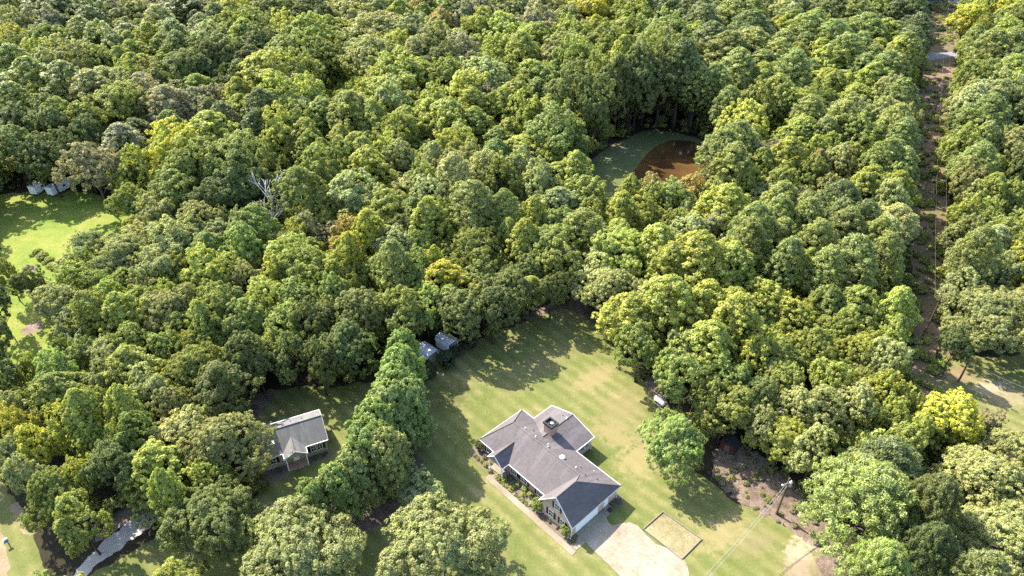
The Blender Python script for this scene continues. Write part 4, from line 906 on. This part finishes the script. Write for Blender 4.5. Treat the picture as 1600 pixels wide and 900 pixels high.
while yy < 330:
    xx = -(0.78 * yy + 10)
    while xx < 0.78 * yy + 10:
        x = xx + rng.uniform(-2, 2); y = yy + rng.uniform(-2, 2); xx += 5.0
        if any(inpoly(x, y, P) for P in OPEN): continue
        near = [t for t in trees + fill if abs(t['x'] - x) < 8 and abs(t['y'] - y) < 8]
        if not near or any((t['x'] - x) ** 2 + (t['y'] - y) ** 2 < (.42 * (t['R'] + 3)) ** 2 for t in near + [q for q in low[-160:]]): continue
        R = rng.uniform(2.2, 3.6); H = rng.uniform(6.5, 11.5); hid = False
        for fz, fr in ((1.0, 0), (.6, -1), (.6, 1)):
            u_, v_, _ = proj(x + fr * R, y, H * fz)
            if any(inpoly(u_, v_, P) for P in SEE): hid = True; break
        if not hid: low.append(dict(x=x, y=y, R=R, H=H, kind=rng.choice('OOS'), tone=rng.choice('ggyypn')))
    yy += 5.0
trees += fill + low

for t in trees:
    t['proto'] = rng.randrange(len(PROTO[t['kind']])); t['ax'] = rng.uniform(.86, 1.16); t['R'] *= 1.10 if t['kind'] in 'OSP' and t['y'] > 100 else 1.0; t['rot'] = rng.uniform(0, 2 * pi)
    c = TONE[t['tone']]; v = rng.uniform(.82, 1.2); wv = rng.uniform(-.08, .06)
    t['tint'] = (c[0] * v * (1 + wv), c[1] * v, c[2] * v * (1 - wv))
    t['lean'] = (rng.uniform(-.04, .04), rng.uniform(-.04, .04))

# which trees show largest: a small depth buffer of crown ellipses
W_, H_ = 400, 225
zb = np.full((H_, W_), 1e9); ib = np.full((H_, W_), -1, dtype=int); YY, XX = np.mgrid[0:H_, 0:W_]
for i, t in enumerate(trees):
    H, a = t['H'], crown_geom(t['kind'], t['R'])[1]
    u_, v_, dep = proj(t['x'], t['y'], H - a)
    if dep < 5: continue
    ru = t['R'] * FOC / dep / 4; rv = max(ru * .9, a * .8 * FOC / dep / 4); cu, cv = u_ / 4, v_ / 4
    x0, x1 = max(0, int(cu - ru)), min(W_, int(cu + ru) + 1); y0, y1 = max(0, int(cv - rv)), min(H_, int(cv + rv) + 1)
    if x0 >= x1 or y0 >= y1: continue
    sl = (slice(y0, y1), slice(x0, x1))
    ms = ((XX[sl] - cu) / ru) ** 2 + ((YY[sl] - cv) / rv) ** 2 < 1
    ms &= dep < zb[sl]
    zb[sl] = np.where(ms, dep, zb[sl]); ib[sl] = np.where(ms, i, ib[sl])
cnt = np.bincount(ib[ib >= 0].ravel(), minlength=len(trees))
order = np.argsort(-cnt)
solo = set(int(i) for i in order[:280] if cnt[i] > 12)

# ------------------------------------------------------------------ tree objects
def tree_obj(name, t, label, cat, group):
    cm, tm, R0, H0 = PROTO[t['kind']][t['proto']]
    o = empty(name, (t['x'], t['y'], 0), t['rot'], label, cat, group)
    o.rotation_euler = (t.get('lean', (0, 0))[0], t.get('lean', (0, 0))[1], t['rot'])
    ax = t.get('ax', 1.0); o.scale = (t['R'] / R0 * ax, t['R'] / R0 / ax, t['H'] / H0)
    leafname = 'leaves' if t['kind'] in 'Hs' else 'crown'
    c = bpy.data.objects.new(leafname, cm); link(c, o); c['tint'] = t['tint']
    k_ = bpy.data.objects.new('stem' if t['kind'] in 'Hs' else 'trunk', tm); link(k_, o)
    return o, c, k_

def zone(t):
    x, y = t['x'], t['y']; u_, v_, _ = proj(x, y, t['H'] * .6)
    lx = 84 + (y - 106) * .55          # line of the corridor
    if v_ > 790 and u_ < 240: return 'by the gravel driveway'
    if x > lx + 3 and v_ < 240: return 'beyond the corridor, far up'
    if x > lx + 3 and v_ < 580: return 'beyond the corridor, above the clearing'
    if x > 42 and v_ > 640: return 'behind the transformer pole'
    if x > 10 and v_ > 640: return 'on the lawn near the red shed'
    if v_ > 640 and u_ > 370: return 'in front of the hedge'
    if v_ > 590 and u_ < 430: return 'left of the cottage'
    if u_ < 240 and 420 < v_ <= 590: return 'by the field path'
    if u_ < 420 and 310 < v_ <= 590: return 'between field and cottage'
    if u_ < 420 and 180 < v_ <= 310: return 'behind the trailers'
    if u_ < 420: return 'in the far left wood'
    if 420 <= u_ < 900 and v_ > 440: return 'behind the two sheds'
    if u_ >= 880 and v_ > 440: return 'between lawn and corridor'
    if u_ >= 880 and v_ > 285: return 'in front of the pond'
    if u_ >= 1080: return 'between pond and corridor'
    if u_ >= 860: return 'behind the pond'
    if v_ > 285: return 'behind the dead tree'
    return 'in the far middle wood'
ORD = ['first', 'second', 'third', 'fourth', 'fifth', 'sixth', 'seventh', 'eighth', 'ninth', 'tenth', 'eleventh', 'twelfth']
groups = {}
for i in solo:
    t = trees[i]; z = zone(t)
    sz = 'small' if t['R'] < 3.4 else ('broad' if t['R'] > 6.2 else 'mid-sized')
    desc = f"{sz} {WORD[t['tone']]} {KIND[t['kind']][1]}"
    groups.setdefault((desc, z), []).append(i)
for (desc, z), L_ in groups.items():
    L_.sort(key=lambda i: proj(trees[i]['x'], trees[i]['y'], trees[i]['H'] * .6)[0])
    for q_, i in enumerate(L_):
        t = trees[i]; n = len(L_)
        if n == 1: lab = f'{desc} {z}'
        elif n == 2: lab = f"{('left', 'right')[q_]} one of two: {desc} {z}"
        else: lab = f"{ORD[min(q_, 11)]} from the left: {desc} {z}"
        tree_obj(KIND[t['kind']][0], t, lab, 'tree', 'trees of the wood')

# hedge conifers, from the far end by the sheds down to the near end
for i, (px, py, wd) in enumerate(HEDGE):
    zc = 8.6; x, y, _ = un(px, py, zc); dep = proj(x, y, zc)[2]; R = wd / 2 * dep / FOC * (1.15 if i < 5 or i > 8 else 1.08)
    t = dict(x=x, y=y, R=R, H=min(17, 11.2 + 1.0 * R) * (1 if i < 6 or i > 8 else .88), kind='L', proto=i % 3, rot=rng.uniform(0, 6.28), tint=tuple(c * rng.uniform(.88, 1.12) for c in TONE['l']), lean=(0, 0))
    lab = [f'{ORD[i]} tall conifer of the hedge, counting from the white sheds', 'last conifer of the hedge, nearest the broad dark tree', 'shorter conifer on the lawn side of the upper hedge', 'shorter conifer on the lawn side of the middle hedge'][0 if i < 8 else i - 7]
    tree_obj('hedge_conifer', t, lab, 'tree', 'conifers of the tall hedge')
for i, (px, py, wd) in enumerate(BUSHES):
    x, y, _ = un(px, py, 1.6); dep = proj(x, y, 1.6)[2]; R = wd / 2 * dep / FOC
    t = dict(x=x, y=y, R=R, H=R * 1.9, kind='H', proto=i % 2, rot=i * 1.3, tint=(.045, .062, .028))
    tree_obj('round_bush', t, ['round dark evergreen bush right of the shed ramp', 'round dark evergreen bush between shed ramp and hedge', 'round dark evergreen bush touching the tall hedge', 'small dark evergreen bush beside the shed ramp'][i], 'bush', 'dark evergreen bushes by the sheds')
# house shrubs
HS = [(21.9, -11.3, .35, 'g'), (21.1, -11.4, .36, 'g'), (20.2, -11.3, .36, 'g'), (19.3, -11.4, .42, 'y'), (20.6, -10.3, .42, 'b'), (19.0, -10.5, .4, 'y'), (17.75, -11.6, .4, 'b'), (15.9, -11.55, .58, 'y'), (14.9, -11.1, .5, 'y'), (14.4, -10.2, .42, 'd'), (12.7, -10.25, .52, 'n'),
      (12.9, -11.2, .46, 'y'), (11.3, -10.1, .55, 'n'), (10.7, -10.9, .46, 'y'), (9.8, -10.15, .55, 'n'), (8.4, -11.1, .46, 'y'), (4.4, -11.35, .26, 'd'), (3.0, -11.3, .26, 'b'), (-.3, -11.1, .42, 'd'), (-.35, -1.9, .45, 'd'), (-.5, -.8, .45, 'd')]
HL = ['outermost small round shrub around the far house corner', 'second small round shrub along the curved bed edge', 'third small round shrub along the curved bed edge', 'yellowish shrub nearest the porch on the curved bed edge', 'greyish round shrub against the wall beside the porch', 'yellowish shrub tucked beside the porch corner', 'low brownish shrub in front of the porch floor', 'large yellow-green shrub beside the porch end of the sidewalk', 'yellow-green shrub below the porch column', 'dark shrub in the shaded corner by the porch', 'bright green round shrub along the brick wall nearest the porch',
      'yellow shrub in the front bed, nearest the porch of its row', 'bright green round shrub at the middle of the brick wall', 'yellow shrub at the middle of the front bed', 'bright green round shrub along the brick wall nearest the garage', 'yellow shrub beside the tall clipped bush at the garage', 'tiny dark shrub under the garage windows', 'tiny brown shrub under the garage windows', 'dark shrub at the garage corner by the driveway', 'dark shrub beside the garage side door', 'dark shrub at the back corner of the garage']
for (u_, v_, R, tn), lb in zip(HS, HL):
    x, y = HW(u_, v_); i = len(lb)
    tree_obj('garden_shrub', dict(x=x, y=y, R=R, H=R * 1.5, kind='s', proto=i % 2, rot=i, tint=tuple(c * 1.1 for c in TONE[tn])), lb, 'shrub', 'shrubs in the house beds')
for (u_, v_, R, H, tn), lb in zip([(7.2, -11.15, .95, 2.7, 'n'), (1.2, -11.2, .85, 2.3, 'n'), (22.6, -9.6, .9, 2.2, 'd')], ['tall clipped bright green bush at the garage gable', 'clipped bright green bush at the garage corner by driveway', 'dark green bush at the far front corner of the house']):
    x, y = HW(u_, v_); tree_obj('clipped_bush', dict(x=x, y=y, R=R, H=H, kind='H', proto=0, rot=u_, tint=tuple(c * 1.05 for c in TONE[tn])), lb, 'bush', 'bushes at the house walls')
for (x_, y_), lb in zip([(-1.2, -.3), (-2.6, -.4), (-8.6, -.6)], ['dark shrub under the cottage window, nearest its corner', 'dark shrub under the cottage window, nearer the porch', 'dark shrub left of the cottage porch']):
    x, y = CW(x_, y_); tree_obj('garden_shrub', dict(x=x, y=y, R=.42, H=.6, kind='s', proto=0, rot=x_, tint=TONE['d']), lb, 'shrub', 'shrubs at the cottage')

# dead tree and bare boughs
def bare_tree(name, x, y, H, spread, seed, label, r0=.28):
    r = random.Random(seed); o = empty(name, (x, y, 0), 0, label, 'tree'); b = MB(); br = MB()
    tops = [Vector((0, 0, 0)), Vector((.2, 0, H * .3)), Vector((.1, .3, H * .55)), Vector((.5, .2, H * .8)), Vector((.4, .4, H))]
    b.tube(tops, [r0, r0 * .8, r0 * .6, r0 * .35, .05], 8)
    def grow(p, d, ln, rad, lev):
        q = p + d * ln * .5 + Vector((r.uniform(-.1, .1), r.uniform(-.1, .1), .06)) * ln; e = q + (d + Vector((r.uniform(-.3, .3), r.uniform(-.3, .3), .25))).normalized() * ln * .5
        br.tube([p, q, e], [rad, rad * .75, rad * .4], 5)
        if lev:
            for _ in range(3):
                dd = (d + Vector((r.uniform(-.8, .8), r.uniform(-.8, .8), r.uniform(-.1, .8)))).normalized()
                grow(q.lerp(e, r.uniform(0, 1)), dd, ln * r.uniform(.5, .75), rad * .5, lev - 1)
    for i in range(9):
        p = tops[1].lerp(tops[4], r.uniform(0, .85)); t = i / 9 * 2 * pi + r.uniform(-.3, .3)
        grow(p, Vector((cos(t), sin(t), r.uniform(.3, .9))).normalized(), spread * r.uniform(.6, 1.1), r0 * .4, 2)
    b.build('trunk', M['deadbark'], o, True); br.build('branches', M['deadbark'], o, True); return o
x, y, _ = un(436, 374); bare_tree('dead_tree', x, y, 14.5, 5.0, 4, 'bare whitish dead tree in front of the dark wood', .42)
x, y, _ = un(453, 372); bare_tree('dead_tree', x, y, 12, 2.4, 5, 'thin bare dead tree right of the larger dead one', .18)
x, y, _ = un(1172, 690); bare_tree('dead_tree', x, y, 7.5, 3.4, 6, 'bare grey boughs poking out behind the dark red shed', .16)
x, y, _ = un(130, 590); bare_tree('dead_tree', x, y, 9, 2.6, 7, 'grey leafless tree among the pale oaks by the field', .18)

# ------------------------------------------------------------------ the rest of the wood and the undergrowth: one object each, instanced
def scatter_object(name, recs, kinds, mat, label, cat):
    """recs: (x,y,z, protoindex, rot, (sx,sy,sz), tint); kinds: list of prototype meshes carried by hidden-free source objects"""
    n = len(recs)
    me = bpy.data.meshes.new(name); me.vertices.add(n); me.vertices.foreach_set('co', np.array([r[:3] for r in recs], dtype=np.float32).ravel())
    def attr(nm, typ, key, vals):
        a = me.attributes.new(nm, typ, 'POINT'); a.data.foreach_set(key, np.array(vals).ravel())
    attr('pidx', 'INT', 'value', np.array([r[3] for r in recs], dtype=np.int32))
    attr('prot', 'FLOAT_VECTOR', 'vector', np.array([(0, 0, r[4]) for r in recs], dtype=np.float32))
    attr('pscale', 'FLOAT_VECTOR', 'vector', np.array([r[5] for r in recs], dtype=np.float32))
    attr('tint', 'FLOAT_COLOR', 'color', np.array([(*r[6], 1) for r in recs], dtype=np.float32))
    o = bpy.data.objects.new(name, me); link(o); tag(o, label, cat, None, 'stuff')
    ng = bpy.data.node_groups.new(name, 'GeometryNodeTree')
    ng.interface.new_socket('Geometry', in_out='INPUT', socket_type='NodeSocketGeometry'); ng.interface.new_socket('Geometry', in_out='OUTPUT', socket_type='NodeSocketGeometry')
    N = ng.nodes; Lk = ng.links; gi = N.new('NodeGroupInput'); go = N.new('NodeGroupOutput'); jn = N.new('GeometryNodeJoinGeometry')
    def named(nm, typ):
        a = N.new('GeometryNodeInputNamedAttribute'); a.data_type = typ; a.inputs[0].default_value = nm
        return [s for s in a.outputs if s.enabled and s.name == 'Attribute'][0]
    pi_ = named('pidx', 'INT'); pr_ = named('prot', 'FLOAT_VECTOR'); ps_ = named('pscale', 'FLOAT_VECTOR')
    for k_, src in enumerate(kinds):
        cmp_ = N.new('FunctionNodeCompare'); cmp_.data_type = 'INT'; cmp_.operation = 'EQUAL'
        ins = [s for s in cmp_.inputs if s.enabled]; Lk.new(pi_, ins[0]); ins[1].default_value = k_
        oi = N.new('GeometryNodeObjectInfo'); oi.transform_space = 'ORIGINAL'; oi.inputs[0].default_value = src; oi.inputs[1].default_value = False
        ip = N.new('GeometryNodeInstanceOnPoints'); Lk.new(gi.outputs[0], ip.inputs['Points']); Lk.new(cmp_.outputs[0], ip.inputs['Selection']); Lk.new([s for s in oi.outputs if s.name == 'Geometry'][0], ip.inputs['Instance'])
        Lk.new(pr_, ip.inputs['Rotation']); Lk.new(ps_, ip.inputs['Scale']); Lk.new(ip.outputs[0], jn.inputs[0])
    Lk.new(jn.outputs[0], go.inputs[0])
    md = o.modifiers.new('scatter', 'NODES'); md.node_group = ng; return o

src_of = {}
for o in C.objects:
    if o.type == 'MESH' and o.name.split('.')[0] in ('crown', 'trunk', 'leaves', 'stem'): src_of.setdefault(o.data.name, o)
srcs, sidx = [], {}
def sid(me):
    if me.name not in sidx:
        if me.name not in src_of: return None
        sidx[me.name] = len(srcs); srcs.append(src_of[me.name])
    return sidx[me.name]
recs = []
for i, t in enumerate(trees):
    if i in solo: continue
    L_ = PROTO[t['kind']]; q_ = t['proto']
    for tr in range(len(L_)):
        cm, tm, R0, H0 = L_[(q_ + tr) % len(L_)]
        if sid(cm) is not None: break
    if sid(cm) is None: continue
    sc = (t['R'] / R0 * t['ax'], t['R'] / R0 / t['ax'], t['H'] / H0)
    recs.append((t['x'], t['y'], 0, sid(cm), t['rot'], sc, t['tint']))
    if sid(tm) is not None: recs.append((t['x'], t['y'], 0, sid(tm), t['rot'], sc, (.1, .1, .1)))
scatter_object('woodland', recs, srcs, None, 'distant mass of mixed green and yellowing trees filling the wood', 'wood')

# undergrowth: source pair on two visible wild bushes
ub = []
for i, (px, py, tn, lb) in enumerate([(1468, 300, 'g', 'wild green bush on the dirt corridor, upper one'), (1462, 430, 'y', 'wild yellowish bush on the dirt corridor, lower one')]):
    x, y, _ = un(px, py); o, c, s_ = tree_obj('wild_bush', dict(x=x, y=y, R=1.9, H=2.2, kind='U', proto=i, rot=i, tint=TONE[tn]), lb, 'bush', 'wild bushes on the corridor'); ub.append(c)
recs = []
yy = 46.0
SLAWN = [LAWN_R, FIELD, RCLEAR, CORR] + OPEN[4:]
while yy < 330:
    xx = -(0.80 * yy + 16)
    while xx < .8 * yy + 16:
        x = xx + rng.uniform(-2, 2); y = yy + rng.uniform(-2, 2); xx += 4.2
        if any(inpoly(x, y, P) for P in SLAWN): continue
        deep = not any(inpoly(x + dx, y + dy, P) for P in SLAWN for dx, dy in ((9, 0), (-9, 0), (0, 12), (0, -12))); R = rng.uniform(1.4, 3.2) if deep else rng.uniform(.7, 2.0); tn = rng.choice('ggdpgyg'); c = TONE[tn]; v = rng.uniform(.7, 1.1)
        recs.append((x, y, 0, rng.randrange(2), rng.uniform(0, 6.28), (R / 1.8, R / 1.8, R / 1.8 * (rng.uniform(1.1, 2.4) if deep else rng.uniform(.7, 1.3))), tuple(q * v for q in c)))
    yy += 4.2
DIRT = pxpoly([(1115, 700), (1160, 690), (1235, 745), (1330, 830), (1285, 868), (1240, 828), (1150, 782), (1110, 745)])
FLINE = [(p[0], p[1]) for p in (un(38, 396), un(60, 392), (un(92, 418)), un(84, 424), un(55, 402))]
for P, n in ((CORR, 620), (FLINE, 26), (DIRT, 150)):          # scrub on the lane and rough tufts in the field
    xs = [p[0] for p in P]; ys = [p[1] for p in P]; k_ = 0
    while k_ < n:
        x, y = rng.uniform(min(xs), max(xs)), rng.uniform(min(ys), max(ys))
        if inpoly(x, y, P):
            k_ += 1; R = rng.uniform(.25, 1.0) ** 1.3 * 1.25; c = TONE[rng.choice('gypn')]
            if P is DIRT: R *= .42; c = TONE[rng.choice('bbpg')]
            if P is CORR and 72 < proj(x, y, 0)[1] < 102: continue
            recs.append((x, y, 0, rng.randrange(2), rng.uniform(0, 6.28), (R / 1.8, R / 1.8, R / 1.8 * .8), c))
scatter_object('undergrowth', recs, ub, None, 'low wild shrubs and saplings covering the forest floor', 'undergrowth')
# flowering ground cover in the front bed
recs = []
for i in range(80):
    u_ = rng.uniform(7.6, 15.6); v_ = rng.uniform(-11.9, -11.35); x, y = HW(u_, v_); R = rng.uniform(.1, .22)
    recs.append((x, y, 0, rng.randrange(2), rng.uniform(0, 6), (R / 1.8, R / 1.8, R / 1.8), rng.choice([TONE['y'], TONE['p'], (.4, .36, .25), TONE['g']])))
scatter_object('ground_cover', recs, ub, None, 'low flowering plants along the front edge of the house bed', 'ground cover')
print('trees', len(trees), 'named', n_named, 'solo', len(solo), 'undergrowth', len(recs))
